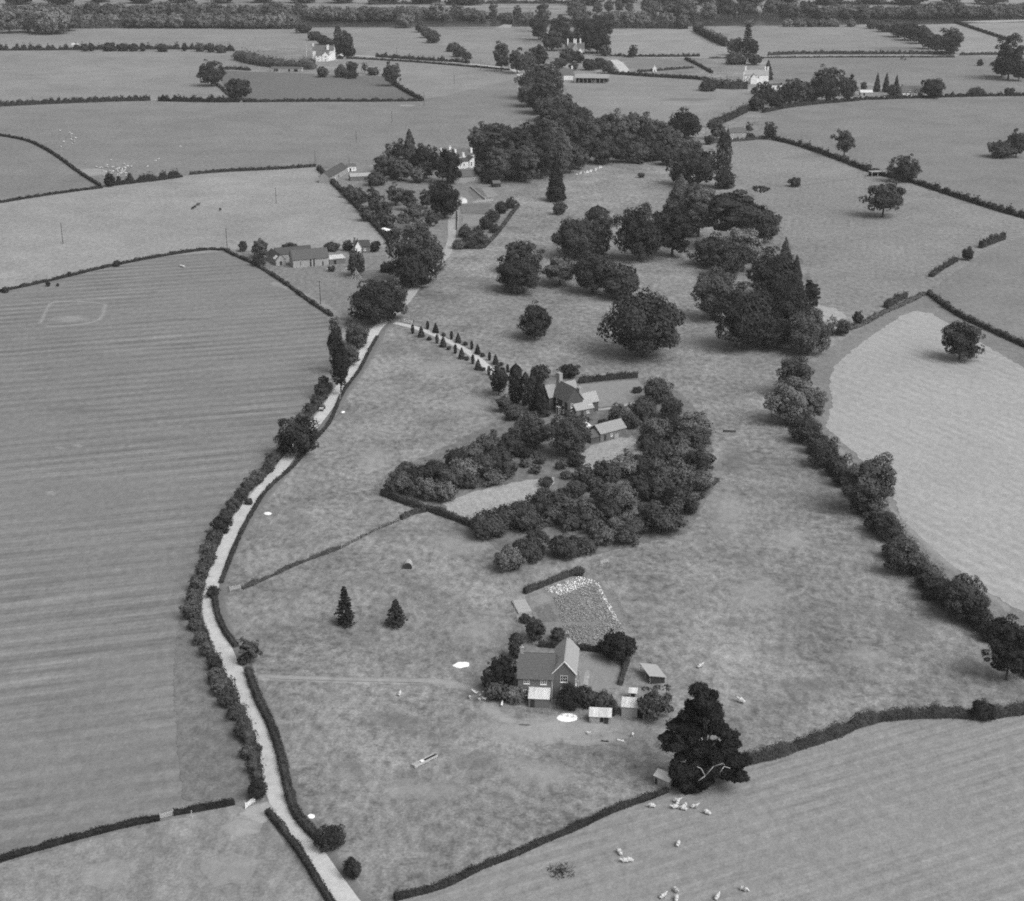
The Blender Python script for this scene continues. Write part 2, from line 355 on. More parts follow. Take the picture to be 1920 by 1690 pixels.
TIER[0] = 0.080
TIER[1] = 7
RD = soft_mat('gravel_lane', 0.48, 0.3, 0.25, 0.6); TRK = soft_mat('worn_track', 0.34, 0.2, 0.55, 0.5); WORN = soft_mat('worn_ground', 0.31, 0.25, 0.9, 0.22, 1.0)
DRY = soft_mat('bleached_grass', 0.29, 0.25, 0.9, 0.30, 0.75); WEED = soft_mat('rough_weeds', 0.14, 0.3, 0.9, 0.40, 0.75); VERGE = soft_mat('lane_verge', 0.16, 0.3, 0.5, 0.4)
LIME = soft_mat('lime_spread', 0.88, 0.05, 0.05, 1.2, 3.0); DITCH = soft_mat('ditch_grass', 0.10, 0.3, 0.5, 0.5); CROWN = soft_mat('lane_crown', 0.42, 0.2, 0.7, 0.35, 0.8)
lane = [(738,592),(722,603),(706,618),(690,648),(668,688),(640,727),(612,768),(585,803),(556,840),(525,880),(482,930),(448,975),(424,1020),(404,1070),(394,1120),(402,1170),(424,1228),(452,1280),(478,1340),(498,1400),(512,1455),(525,1502),(560,1558),(602,1620),(652,1690),(700,1750)]
strip('verge', [(x+6, y) for x, y in lane], 5.0, VERGE, 1.2)
strip('lane', lane, 3.9, RD, 0.5)
strip('lane', [(738,592),(762,562),(798,515),(832,482),(846,450),(847,415),(850,392)], 3.6, TRK, 0.6)
strip('drive', [(730,604),(765,611),(800,622),(845,642),(885,665),(918,693),(935,715)], 2.7, soft_mat('pale_drive', 0.5, 0.1, 0.15, 0.6), 0.35)
strip('track', [(462,1265),(520,1271),(620,1274),(740,1277),(820,1278),(880,1290),(920,1310)], 1.7, WORN, 0.9); strip('wheel_rut', [(480,1269),(520,1274),(620,1277),(740,1280),(820,1281)], .3, VERGE, .5)
strip('track', [(522,1505),(490,1524),(462,1540)], 4.0, TRK, 1.2, w2=6.0); patch('worn_patch', 455, 1552, 120, 60, WORN, core=.3, base='trodden_paddock'); patch('bleached_patch', 430, 1630, 260, 200, DRY, core=.1, base='trodden_paddock'); patch('bleached_patch', 200, 1640, 240, 140, DRY, core=.1, base='trodden_paddock')
strip('track', [(900,1315),(940,1345),(1000,1372),(1100,1390),(1180,1372)], 2.2, WORN, 1.6)
strip('track', [(1148,112),(1160,120),(1175,138)], 9.0, RD, 1.0)
strip('track', [(660,104),(760,110),(880,120),(965,130)], 4.0, RD, 1.0, base='far_pasture'); strip('track', [(960,128),(975,140),(990,150)], 5.0, RD, 1.0, base='far_pasture')
strip('road', [(1140,106),(1300,108),(1450,106),(1600,104),(1800,104)], 4.5, TRK, 1.5, base='far_pasture')
strip('track', [(505,528),(560,548),(610,575),(640,598)], 3.0, DRY, 2.0, base='yard_grass')
strip('path', [(1105,770),(1150,765),(1200,752)], 1.4, TRK, 0.5, base='lawn')
TIER[0] = 0.148; TIER[1] = 0
patch('lime_patch', 1063, 1347, 42, 19, LIME, core=0.85, wob=0.03); patch('lime_patch', 865, 1247, 32, 13, LIME, core=0.75, wob=0.12)
patch('bare_patch', 583, 1531, 16, 11, LIME, core=0.6, wob=0.05); patch('bare_patch', 502, 963, 18, 8, LIME, core=0.3, wob=0.05); patch('bare_patch', 643, 773, 8, 4, LIME, core=0.6)
patch('worn_patch', 1040, 1370, 330, 76, WORN, core=0.4); patch('dark_patch', 985, 1361, 60, 12, soft_mat('damp_ground', 0.13, 0.2, 0.4, 0.6), core=0.3)
for x, y, w, h in ((235,589,30,8),(290,548,22,7),(350,600,140,10),(150,770,200,14)): patch('weedy_patch', x, y, w, h, WEED, core=.15, base='mown_striped_grass')
for x, y, w, h in ((860,1020,150,70),(900,1180,130,90),(780,1480,220,60),(1010,1450,180,70),(1360,960,90,180),(1420,1110,160,80),(1330,640,130,70),(1150,440,120,36),(820,690,120,40),(700,860,90,80),(1480,1010,110,60),(1620,1230,130,60),(880,760,90,60)): patch('bleached_patch', x, y, w, h, DRY, core=.2)
for x, y, w, h in ((740,1350,130,50),(660,1440,110,60),(900,1430,110,70),(1390,1170,130,40),(1520,1285,150,50),(1700,1180,150,80),(1380,860,80,80),(720,1000,90,50),(620,700,90,30),(560,980,110,60)): patch('weedy_patch', x, y, w, h, WEED, core=.1)
for x, y, w, h in ((560,1110,50,20),(1455,1218,90,34),(1784,1305,50,16),(840,560,90,22),(880,540,70,16),(1215,1225,40,20)):
    patch('weedy_patch', x, y, w, h, WEED, core=0.15)
# ring of an old earthwork in the striped field
strip('earthwork_ring', [(75,608),(82,590),(98,568),(150,566),(192,570),(195,578),(180,602),(110,612),(72,610)], 1.0, DRY, 1.0, base='mown_striped_grass'); patch('bleached_patch', 128, 598, 100, 16, DRY, core=0.4, base='mown_striped_grass')
for x, y, w, h in ((112,840,26,7),(145,836,26,8),(95,925,26,12)): patch('bleached_patch', x, y, w, h, DRY, base='mown_striped_grass')
patch('bleached_patch', 172, 323, 66, 15, WORN, core=0.8, base='even_pasture', wob=.06); patch('bleached_patch', 762, 198, 34, 5, WORN, core=0.6, base='even_pasture')
patch('dark_patch', 1680, 92, 110, 14, WEED, base='far_pasture'); patch('dark_patch', 1290, 187, 160, 8, WEED, base='far_pasture'); patch('bleached_patch', 1290, 196, 130, 6, DRY, core=0.5, base='far_pasture')
strip('track', [(1420,340),(1480,350),(1600,335),(1640,330)], 1.2, WEED, 1.4, base='park_grass')
strip('track', [(1560,830),(1620,900),(1700,990),(1800,1080),(1900,1150)], 1.6, DRY, 1.2, base='headland_grass')

# ------------------------------------------------------------------ foliage
def unit(n):
    u = RNG.normal(size=(n, 3)); return u/np.linalg.norm(u, axis=1, keepdims=True)
def leaf_quads(pos, nrm, size):
    n = len(pos); t = np.cross(nrm, unit(n)); t /= np.linalg.norm(t, axis=1, keepdims=True)+1e-9
    b = np.cross(nrm, t); s = size[:, None]; k = RNG.uniform(0.5, 0.9, (n, 1))
    return np.stack([pos-t*s, pos-b*s*k, pos+t*s, pos+b*s*k], axis=1)
def crown_mesh(name, kind, k, nleaf, ls, seed):
    global RNG
    RNG = np.random.default_rng(seed)
    if kind in ('spruce', 'cone', 'column'):
        if kind == 'spruce':
            nt_ = 15; per = max(7, nleaf//(nt_*9)); P = []; Nn = []
            for i in range(nt_):
                h = (i+0.3)/nt_; R = (1-h)**0.75*RNG.uniform(0.8, 1.15)+0.04; nb = 9
                for a in RNG.uniform(0, 6.28)+np.arange(nb)*6.28/nb+RNG.uniform(-.3, .3, nb):
                    rr = RNG.uniform(0.75, 1.1)*R; t = RNG.uniform(0.1, 1, per)**0.7
                    x = np.cos(a)*rr*t; y = np.sin(a)*rr*t; z = -k+2*k*(h-0.04*t+0.05*t*t) + RNG.normal(0, 0.03, per)
                    P.append(np.stack([x+RNG.normal(0, .05, per)*R, y+RNG.normal(0, .05, per)*R, z], 1))
                    Nn.append(np.tile([np.cos(a)*.5, np.sin(a)*.5, 0.8], (per, 1)))
            P = np.concatenate(P); Nn = np.concatenate(Nn)
        else:
            h = 1-np.sqrt(RNG.uniform(0, 1, nleaf)) if kind == 'cone' else RNG.uniform(0, 1, nleaf)
            a = RNG.uniform(0, 6.283, nleaf)
            if kind == 'cone': R = np.minimum((1-h)**0.75, (h+0.05)*9)
            else: R = np.clip(1-np.abs(2*h-0.96)**2.8, 0, 1)**0.5
            R = R*(1+0.13*np.sin(a*3+h*23+seed)+0.10*np.sin(a*5-h*31))*RNG.uniform(0.72, 1.03, nleaf)
            P = np.stack([np.cos(a)*R, np.sin(a)*R, -k+2*k*h], 1); Nn = np.stack([np.cos(a), np.sin(a), np.full(nleaf, 0.55)], 1)
        Nn = Nn + unit(len(P))*0.7; Nn /= np.linalg.norm(Nn, axis=1, keepdims=True)
        return quadmesh(name, leaf_quads(P, Nn, ls*RNG.uniform(0.6, 1.35, len(P))), LEAF)
    nc, rc, rlo, rhi, flat = {'broad': (78, .20, .52, .88, .8), 'orchard': (40, .17, .35, .98, .8), 'bush': (46, .24, .42, .84, .85), 'pine': (30, .26, .40, .88, .40),
                              'cedar': (50, .24, .30, .90, .28), 'willow': (80, .17, .58, .9, 1.5), 'sparse': (64, .14, .25, .98, .75), 'poplar': (110, .24, .50, .78, 1.6)}[kind]
    i = np.arange(nc)+0.5; ph = np.arccos(1-2*i/nc); th = math.pi*(1+5**0.5)*i + seed
    D = np.stack([np.cos(th)*np.sin(ph), np.sin(th)*np.sin(ph), np.cos(ph)], 1)+RNG.normal(0, .22, (nc, 3)); D /= np.linalg.norm(D, axis=1, keepdims=True)
    lob = 1+0.13*np.sin(2*np.arctan2(D[:, 1], D[:, 0])+seed)+0.10*np.sin(3*np.arctan2(D[:, 1], D[:, 0])*1.0+D[:, 2]*4+seed*2)
    C = D*(RNG.uniform(rlo, rhi, nc)*lob)[:, None]
    C[:, 2] = np.where(C[:, 2] < -0.62, -0.62*RNG.uniform(.7, 1, nc), C[:, 2])
    if kind == 'poplar': C[:, :2] *= (1-0.35*np.clip(C[:, 2:], 0, 1))
    inner = unit(nc//3)*RNG.uniform(0.1, .45, (nc//3, 1)); C = np.concatenate([C, inner])
    rcs = rc*RNG.uniform(.6, 1.45, len(C)); rcs[nc:] *= 1.5
    w = rcs**2; w[nc:] *= 0.6; idx = RNG.choice(len(C), nleaf, p=w/w.sum())
    u = unit(nleaf); out = C[idx]/(np.linalg.norm(C[idx], axis=1, keepdims=True)+1e-6)
    u = u+out*0.45; u /= np.linalg.norm(u, axis=1, keepdims=True)
    loose = {'orchard': .50, 'sparse': .35, 'bush': .22}.get(kind, .16)
    rad = rcs[idx]*RNG.uniform(0.35, 1.0, nleaf)**0.45*(1+np.abs(RNG.normal(0, loose, nleaf)))
    off = u*rad[:, None]; off[:, 2] *= flat
    P = C[idx]*np.array([1, 1, k]) + off
    P[:, 2] = np.maximum(P[:, 2], -k*0.97)
    Nn = u*0.75+out*0.3+unit(nleaf)*0.55+np.array([0, 0, .25]); Nn /= np.linalg.norm(Nn, axis=1, keepdims=True)
    return quadmesh(name, leaf_quads(P, Nn, ls*RNG.uniform(0.6, 1.35, nleaf)), LEAF)
CROWNS = {}
def crown(kind, k, wpx):
    lod = 0 if wpx > 85 else 1 if wpx > 48 else 2 if wpx > 24 else 3
    kq = min((0.6, 0.8, 1.0, 1.3, 1.8, 2.6, 3.6, 5.0), key=lambda q: abs(math.log(q/k)))
    var = random.randrange(3 if lod < 3 else 2)
    key = (kind, lod, kq, var)
    if key not in CROWNS:
        n, s = ((13000, .040), (6500, .056), (2900, .085), (1100, .135))[lod]
        n = int(n*max(1.0, min(kq, 3.0))**0.8)
        if kind == 'sparse': n = int(n*0.7)
        if kind == 'orchard': n = int(n*0.72); s *= 1.12
        if kind in ('spruce',): s *= 1.0
        CROWNS[key] = crown_mesh('crown_'+kind, kind, kq, n, s, 11+len(CROWNS)*7)
    return CROWNS[key], kq
TRUNKS = {}
def trunk_mesh(kind):
    v = random.randrange(3); key = (kind, v)
    if key in TRUNKS: return TRUNKS[key]
    b = MB(); r = random.Random(v*13+len(kind)); lean = Vector((r.uniform(-.04, .04), r.uniform(-.04, .04), 0))
    P = [Vector((0, 0, -0.02)), Vector((0, 0, .12))+lean*.3, Vector((0, 0, .45))+lean, Vector((0, 0, 1.0))+lean*1.5]
    R = [.085, .055, .042, .012]
    for i in range(3): b.bar(P[i], P[i+1], R[i], 7, R[i+1])
    if kind not in ('spruce', 'cone', 'column', 'poplar'):
        for i in range(7):
            z = r.uniform(.35, .75); a = i*2.4+r.uniform(-.4, .4); s = Vector((lean.x, lean.y, z)); e = s+Vector((math.cos(a)*.55, math.sin(a)*.55, r.uniform(.12, .3)))
            b.bar(s, (s+e)/2+Vector((0, 0, .05)), .028, 5, .02); b.bar((s+e)/2+Vector((0, 0, .05)), e, .02, 5, .007)
    TRUNKS[key] = pymesh('trunk', b.v, b.f, M['bark'], True); return TRUNKS[key]

COUNT = [0]
def tree(kind, xc, yt, yb, w, tone, label, group=None, name='tree', cat='tree', clr=None, parts=True):
    """a tree or bush whose crown fills the box xc, yt..yb, w of the photograph"""
    if clr is None: clr = {'broad': -.02, 'orchard': .02, 'pine': .7, 'cedar': .15, 'sparse': .05, 'poplar': .04, 'willow': .05, 'bush': -.12, 'spruce': .06, 'cone': .0, 'column': .0}[kind]
    yc = (yt+yb)/2; zc = 3.0
    for _ in range(4):
        P = G(xc, yc, zc); q = ppm_at(P); d = math.atan2(HC-zc, P.y); a = w/2/q; E = (yb-yt)/q
        if kind in ('spruce', 'cone', 'column'):
            Hh = max((E-a*math.sin(d)*0.8)/math.cos(d), a); c = Hh/2; zc = c*(1+clr)
        else:
            c = math.sqrt(max((E/2)**2-(a*math.sin(d))**2, (0.45*a)**2))/math.cos(d); zc = c*(1+clr)
    P = G(xc, yc, zc)
    if yb < 66: tone *= 1.6          # every far tree, river willows among them: paler leaf colour
    me, kq = crown(kind, c/a, w)
    t = empty(name, (P.x, P.y, 0), random.uniform(0, 6.28))
    tr = link('trunk', trunk_mesh(kind), t); hh = zc+c*0.35
    tr.scale = (a, a, hh) if kind not in ('column', 'cone', 'poplar') else (a*1.6, a*1.6, hh)
    cr = link('crown', me, t, (0, 0, zc)); cr.scale = (a*0.98, a*0.98, c/kq*0.98)
    v = tone*random.uniform(.92, 1.08); cr.color = (v, v, v, 1)
    tag(t, label, cat, group); COUNT[0] += 1
    return t

def wob1(seed, scale):
    r = random.Random(seed); q = [(r.uniform(.4, 1.6)/scale, r.uniform(0, 6.28), r.uniform(.5, 1)) for _ in range(6)]
    return lambda s: sum(a*math.sin(f*s*6.28+p) for f, p, a in q)/2.2
def hedge(label, pts, h, w, tone=0.05, scruff=0.12, name='hedge', cat='hedge', group=None, cover=1.5, lmin=0.24):
    scruff = max(scruff*1.3, .22); tone = tone*.8; C = smooth_path(pts, 1.5); L = [0.0]
    for a, b in zip(C, C[1:]): L.append(L[-1]+(b-a).length)
    tot = L[-1]; mid = C[len(C)//2]; px = ppm_at(mid)*0.5333
    ls = max(lmin, 1.25/px); seed = len(label)*7+int(tot)
    wb = wob1(seed, 6.0 if scruff < .3 else 7.0); wb2 = wob1(seed+1, 2.2)
    w = w*.92; n = int(tot*(2*h+w)*cover/(ls*ls)*0.75); n = min(n, 60000)
    global RNG
    RNG = np.random.default_rng(seed)
    X = np.array([[c.x, c.y] for c in C]); Ls = np.array(L)
    s = RNG.uniform(0, tot, n); cx = np.interp(s, Ls, X[:, 0]); cy = np.interp(s, Ls, X[:, 1])
    T = np.gradient(X, axis=0); T /= np.linalg.norm(T, axis=1, keepdims=True)+1e-9
    tx = np.interp(s, Ls, T[:, 0]); ty = np.interp(s, Ls, T[:, 1])
    hs = np.array([max(.25, 1+scruff*(wb(q)+0.5*wb2(q))) for q in Ls]); ht = h*np.interp(s, Ls, hs); wt = w*(0.6+0.4*np.interp(s, Ls, hs))
    th = RNG.uniform(0, math.pi, n); e = 0.55
    ca = np.sign(np.cos(th))*np.abs(np.cos(th))**e; sa = np.sin(th)**e
    rr = RNG.uniform(.72, 1.02, n)+np.abs(RNG.normal(0, .05+.22*scruff, n))
    o = ca*wt/2*rr; z = sa*ht*rr
    P = np.stack([cx+ty*o, cy-tx*o, np.maximum(z, .03)], 1)
    Nn = np.stack([ty*np.cos(th), -tx*np.cos(th), np.sin(th)+.1], 1)*.8+unit(n)*.6; Nn /= np.linalg.norm(Nn, axis=1, keepdims=True)
    Q = [leaf_quads(P, Nn, ls*RNG.uniform(.5, 1.1, n)*0.75)]
    pr = []
    for i, c in enumerate(C):
        t = T[i]; sd = np.array([t[1], -t[0]]); hh = h*hs[i]*.82; ww = w*(0.6+0.4*hs[i])*.8/2
        pr.append([np.array([c.x+sd[0]*k*ww, c.y+sd[1]*k*ww, zz*hh]) for k, zz in ((1, 0), (1, .7), (.6, 1), (-.6, 1), (-1, .7), (-1, 0))])
    core = [np.stack([pr[i][k], pr[i+1][k], pr[i+1][k+1], pr[i][k+1]]) for i in range(len(C)-1) for k in range(5)]
    core += [np.stack([pr[i][0], pr[i][2], pr[i][3], pr[i][5]]) for i in (0, len(C)-1)]
    Q.append(np.array(core))
    V = np.concatenate(Q); base = np.array([C[0].x, C[0].y, 0]); ob = link(name, quadmesh(name, V-base, LEAF), None, tuple(base))
    ob.color = (tone, tone, tone, 1); tag(ob, label, cat, group); return ob

# ------------------------------------------------------------------ hedges and hedgerows
H = hedge
H('tangled hedgerow along the striped field side of the lane', [(618,728),(596,762),(562,800),(530,848),(495,890),(455,930),(425,975),(405,1020),(385,1070),(370,1120),(368,1160),(383,1200),(400,1240),(425,1290),(450,1340),(470,1400),(482,1450),(482,1490)], 1.5, 2.4, .055, .5)
H('low clipped hedge bank on the pasture side of the upper lane', [(708,632),(692,660),(674,695),(643,738),(618,793),(592,824),(552,873),(503,918),(473,962),(447,1012),(427,1062),(414,1095)], .8, 1.2, .062, .2)
H('short dark clipped hedge where the lane bends at the bush', [(402,1110),(407,1150),(421,1185),(443,1215)], 1.3, 1.5, .045, .1)
H('long dark clipped hedge beside the pale lane below the cottage track', [(466,1262),(483,1310),(507,1360),(527,1420),(540,1480),(556,1530),(590,1570),(612,1590)], 1.5, 1.9, .042, .1)
H('dark double hedge on the gateway side of the lane', [(502,1525),(540,1570),(570,1612),(600,1662),(632,1712)], 1.3, 1.4, .042, .15)
H('dark hedge between the white gate and the field gate', [(440,1508),(400,1515),(325,1528)], 1.2, 1.3, .035, .1)
H('dark hedge running on beyond the field gate', [(300,1537),(235,1550),(120,1580),(0,1615),(-80,1640)], 1.2, 1.3, .035, .1)
H('thin patchy hedge crossing the pasture from the lane', [(455,1105),(490,1090),(560,1058),(640,1028)], .8, 1.0, .06, .4)
H('sparse overgrown fence line climbing to the orchard corner', [(640,1028),(700,997),(745,978)], .45, .6, .09, .5)
H('short thick hedge meeting the orchard hedge', [(752,975),(775,964),(798,960)], 1.4, 1.4, .06, .2)
H('clipped dark orchard hedge, the length by the western corner', [(716,928),(755,943),(794,957)], 1.9, 1.8, .045, .06)
H('clipped dark orchard hedge, the length below the straw patch', [(801,957),(850,974),(898,993)], 1.9, 1.9, .045, .06)
H('thin dark hedge between the cottage pasture and the raked field', [(740,1688),(830,1664),(900,1630),(960,1607),(1020,1580),(1080,1555),(1150,1522),(1215,1499),(1252,1485)], 1.2, 1.3, .035, .15)
H('thick bushy hedge above the raked field beyond the gnarled oak', [(1378,1434),(1440,1422),(1500,1402),(1560,1382),(1620,1357),(1680,1347),(1780,1343),(1840,1346),(1930,1335),(1990,1330)], 2.0, 2.8, .045, .25)
H('tall ragged hedgerow along the foot of the hay field', [(1485,772),(1515,815),(1555,865),(1600,925),(1640,970),(1680,1015),(1720,1062),(1770,1115),(1830,1165),(1880,1215),(1940,1275)], 3.0, 4.2, .058, .45)
H('dark straight hedge above the hay field headland', [(1742,553),(1790,588),(1850,618),(1920,650),(1990,682)], 2.0, 2.2, .045, .25)
H('grassy scrub strip at the top of the headland', [(1560,625),(1610,612),(1650,590),(1700,568),(1735,550)], .7, 3.0, .10, .5)
H('short bushy hedge stretch near the headland corner', [(1660,578),(1682,566),(1698,558)], 2.6, 2.2, .05, .2)
H('loose hedge stretch rising to the single round bush', [(1745,520),(1765,506),(1792,490)], 1.6, 2.4, .055, .5)
H('thick hedge stretch beyond the single round bush', [(1838,466),(1862,456),(1882,449)], 3.4, 2.6, .05, .15)
H('ragged hedgerow dividing the two eastern pastures', [(1448,262),(1500,275),(1560,296),(1640,326),(1700,340),(1780,366),(1860,392),(1940,415)], 2.6, 2.6, .045, .4)
H('clipped hedge in front of the roadside brick cottage', [(1330,270),(1400,264),(1448,259)], 2.0, 1.8, .05, .1)
H('tall clipped hedge behind the farmhouse lawn', [(1085,719),(1140,713),(1195,708)], 2.2, 1.8, .045, .06)
H('low dark field hedge rising to the telegraph pole corner', [(-40,558),(0,548),(100,526),(200,502),(300,482),(380,470),(420,470)], 1.3, 1.6, .035, .2)
H('low dark field hedge running down from the barn to the poplars', [(422,470),(440,480),(480,498),(530,530),(580,566),(622,594)], 1.3, 1.6, .04, .3)
H('thin dark hedge on the western edge of the pale field', [(-60,388),(0,381),(60,371),(120,362),(192,353)], 1.4, 1.6, .035, .15)
H('curving dark hedge around the small western field', [(188,350),(150,326),(115,300),(85,281),(50,265),(0,255),(-60,246)], 1.6, 1.8, .035, .2)
H('bushy hedge by the white flock of sheep', [(205,349),(240,345),(300,338),(342,332)], 3.4, 3.0, .04, .5)
H('straight dark hedge along the head of the pale field', [(356,328),(430,322),(520,318),(592,313)], 1.8, 1.8, .04, .12)
H('dark hedge along the western side of the villa gardens', [(597,318),(640,360),(690,410),(732,455)], 2.2, 2.6, .045, .3)
H('tall dark hedge on the western side of the field gap', [(-60,204),(0,200),(100,195),(200,191),(282,189)], 3.6, 3.0, .032, .25)
H('tall dark hedge on the eastern side of the field gap', [(297,190),(340,191),(400,192),(450,192)], 3.8, 3.0, .032, .3)
H('dark hedge along the foot of the dark crop field', [(455,192),(600,191),(700,191),(792,190)], 2.2, 2.4, .035, .25)
H('hedge slanting down from the leaning tree to the crop corner', [(726,148),(745,163),(768,177),(792,189)], 2.6, 2.6, .045, .25)
H('long far hedgerow of mixed bushes west of the white farmhouse', [(-60,95),(0,95),(130,94),(250,93),(350,93),(440,96)], 4.0, 4.0, .045, .5)
H('low hedge between the two dark round trees', [(408,160),(420,172),(436,186)], 1.6, 2.0, .05, .3)
H('low hedge joining the round tree and the far garden scrub', [(412,131),(440,131),(470,133)], 2.6, 2.4, .045, .3)
H('hedge along the road east of the white farmhouse', [(705,107),(760,111),(850,117),(880,120)], 3.0, 2.4, .04, .35)
H('low roadside hedge above the middle far field', [(650,110),(760,116),(860,124),(955,132)], 1.6, 2.0, .045, .15)
H('hedge along the far road west of the spruce clump', [(1142,106),(1200,107),(1260,107),(1312,106)], 2.4, 2.4, .04, .3)
H('long hedge along the far road east of the spruce clump', [(1440,104),(1500,102),(1600,102),(1700,102),(1790,102)], 3.0, 2.4, .04, .2)
H('low hedge on the near side of the far road', [(1330,110),(1450,109),(1600,108),(1790,108)], 1.4, 2.0, .04, .15)
H('far road hedge beyond the pointed dark tree', [(1800,104),(1860,103),(1920,103),(1980,103)], 2.4, 2.4, .04, .2)
H('dark hedge between the farm track and the broad mid pasture', [(1140,139),(1200,143),(1300,149),(1330,152)], 3.0, 3.0, .04, .2)
H('low garden hedge beside the little white hut', [(1195,136),(1250,132),(1300,128)], 2.0, 2.0, .04, .2)
H('hedge slanting from the far road to the white gabled house', [(1285,112),(1310,124),(1335,138)], 2.2, 2.4, .04, .3)
H('bushy hedge rising from the brick cottage to the tree line', [(1330,240),(1370,224),(1405,207),(1425,200)], 4.2, 4.0, .05, .35)
H('dark hedge base below the row of large roadside trees', [(1430,212),(1480,202),(1540,195),(1610,189)], 2.6, 3.0, .035, .2)
H('roadside hedge in front of the long low house', [(1612,188),(1700,185),(1800,182),(1920,180),(1980,180)], 2.4, 2.6, .038, .3)
H('bushy hedge at the river end of the two far fields', [(1302,58),(1335,76),(1362,88)], 7.0, 5.0, .045, .35)
H('thin straight hedge across the north east meadow', [(1790,43),(1840,60),(1890,76)], 2.8, 2.6, .04, .1)
H('clipped hedge at the top of the vegetable plot', [(983,1114),(1040,1091),(1090,1073)], 1.7, 1.3, .045, .08)
H('dark clipped hedge behind the cottage lawn', [(1010,1212),(1080,1218),(1165,1226)], 1.4, 1.2, .04, .06)
H('clipped hedge down the eastern side of the cottage lawn', [(1178,1240),(1170,1262),(1163,1286)], 1.3, 1.1, .05, .08)
H('clipped hedge along the lower edge of the kitchen garden', [(850,463),(880,466),(905,467)], 1.6, 1.6, .06, .15)
H('clipped hedge along the park side of the kitchen garden', [(907,466),(932,440),(962,400),(973,386)], 1.6, 1.6, .07, .12)
H('bushy hedge inside the eastern edge of the orchard', [(1208,790),(1214,812),(1220,838)], 2.2, 1.8, .075, .2)
H('far hedge beyond the river on the pale meadow', [(690,9),(800,8),(1000,7),(1070,7)], 4.0, 4.0, .05, .3)
H('far hedge along the railway beyond the river', [(1500,9),(1640,8),(1700,10)], 4.0, 4.0, .05, .3)
H('dense undergrowth at the foot of the western river wood', [(-60,56),(100,54),(300,52),(450,53),(560,54)], 9.0, 12.0, .075, .3, cat='thicket', name='thicket')
H('dense undergrowth on the far river bank', [(-60,40),(200,38),(400,37),(600,38),(720,38),(860,37),(1000,37)], 7.0, 10.0, .075, .3, cat='thicket', name='thicket')
H('dense undergrowth along the eastern far bank', [(1140,36),(1300,36),(1500,34),(1700,34),(1930,29)], 7.0, 10.0, .07, .3, cat='thicket', name='thicket')
H('dense undergrowth below the plantation row', [(1140,53),(1200,53),(1290,54)], 6.0, 10.0, .05, .3, cat='thicket', name='thicket')
H('wild scrub below the white farmhouse garden', [(448,112),(490,122),(540,128),(590,130)], 6.5, 14.0, .058, .4, cat='scrub', name='scrub')
H('dense low thicket beside the white gabled house', [(1325,162),(1360,166),(1400,166)], 6.5, 12.0, .05, .25, cat='thicket', name='thicket')

# ------------------------------------------------------------------ trees and bushes
D, Md, Lt = .034, .052, .085
T = tree
# the open park and its clumps
T('broad',1208,542,674,148,.034,'huge round dark oak standing alone on the parkland grass', name='oak_tree')
T('broad',1003,567,636,72,.05,'smaller round dense tree alone on the grass above the drive')
T('broad',977,450,512,78,.045,'upper lobe tree of the pair at the western end of the park clump')
T('broad',972,482,550,90,.038,'low broad dark tree of the pair at the western end of the park clump')
T('broad',1078,404,486,92,.045,'tall spreading tree with layered crown in the middle park clump')
T('column',1120,383,480,56,.05,'tall narrow rounded tree rising behind the middle park clump')
T('cedar',1050,478,532,76,.06,'flat topped paler tree filling the middle park clump')
T('broad',1112,458,552,86,.036,'dense dark tree at the centre of the middle park clump')
T('broad',1163,494,562,82,.045,'rounded tree just behind the huge park oak')
T('broad',1200,380,492,100,.046,'wide tree with gaps in its crown opening the eastern park clump')
T('broad',1262,378,482,84,.038,'dark upright tree beside the gappy wide park tree')
T('cone',1275,322,440,86,.075,'pale tall pointed lime tree behind the eastern park clump')
T('broad',1312,335,445,70,.066,'pale feathery tree against the dark cedar')
T('cedar',1378,342,452,130,.028,'very dark wide cedar with layered boughs in the park', clr=.35)
T('broad',1432,385,455,76,.055,'mid grey tree leaning past the dark cedar')
T('broad',1330,440,500,76,.036,'dark low tree under the wide cedar')
T('sparse',1395,418,508,92,.12,'pale silvery half bare tree among the dark park trees')
T('broad',1365,450,520,70,.042,'dark tree in front of the silvery half bare tree')
T('broad',1452,462,566,110,.036,'large dark domed tree at the heart of the southern park clump')
T('cone',1471,442,560,52,.05,'slender pointed conifer rising out of the southern park clump')
T('cone',1492,475,570,40,.042,'second slender conifer on the field side of the southern park clump')
T('broad',1340,500,602,92,.05,'mid grey spreading tree at the western edge of the southern park clump')
T('broad',1398,528,658,128,.034,'largest dark tree at the foot of the southern park clump', name='oak_tree')
T('broad',1482,530,640,106,.036,'dark tree between the largest oak and the pale willow')
T('pine',1521,515,590,42,.036,'small dark pine with tiered tufts at the field edge of the clump')
T('willow',1518,576,664,92,.08,'pale drooping willow at the foot of the southern park clump', name='willow_tree')
T('broad',1450,590,655,90,.03,'dark shrubby tree beneath the pale willow')
T('bush',1580,596,632,28,.05,'small upright bush beyond the pale willow', cat='bush', name='bush')
T('bush',1609,580,612,22,.04,'small dark round bush on the headland corner', cat='bush', name='bush')
T('broad',1490,662,745,74,.075,'pale upper tree of the grove below the willow')
T('broad',1478,705,798,92,.085,'largest pale leafy tree of the grove below the willow')
T('broad',1520,720,790,60,.07,'pale tree on the headland side of the grove below the willow')
T('cone',1043,290,378,40,.035,'tall pointed dark redwood alone by the villa wood', name='redwood_tree')
T('bush',1050,374,404,28,.04,'dark round bush at the foot of the tall redwood', cat='bush', name='bush')
T('willow',1275,283,345,54,.065,'pale willow at the northern end of the park belt', name='willow_tree')
T('broad',1310,276,352,74,.038,'dark domed tree beside the pale northern willow')
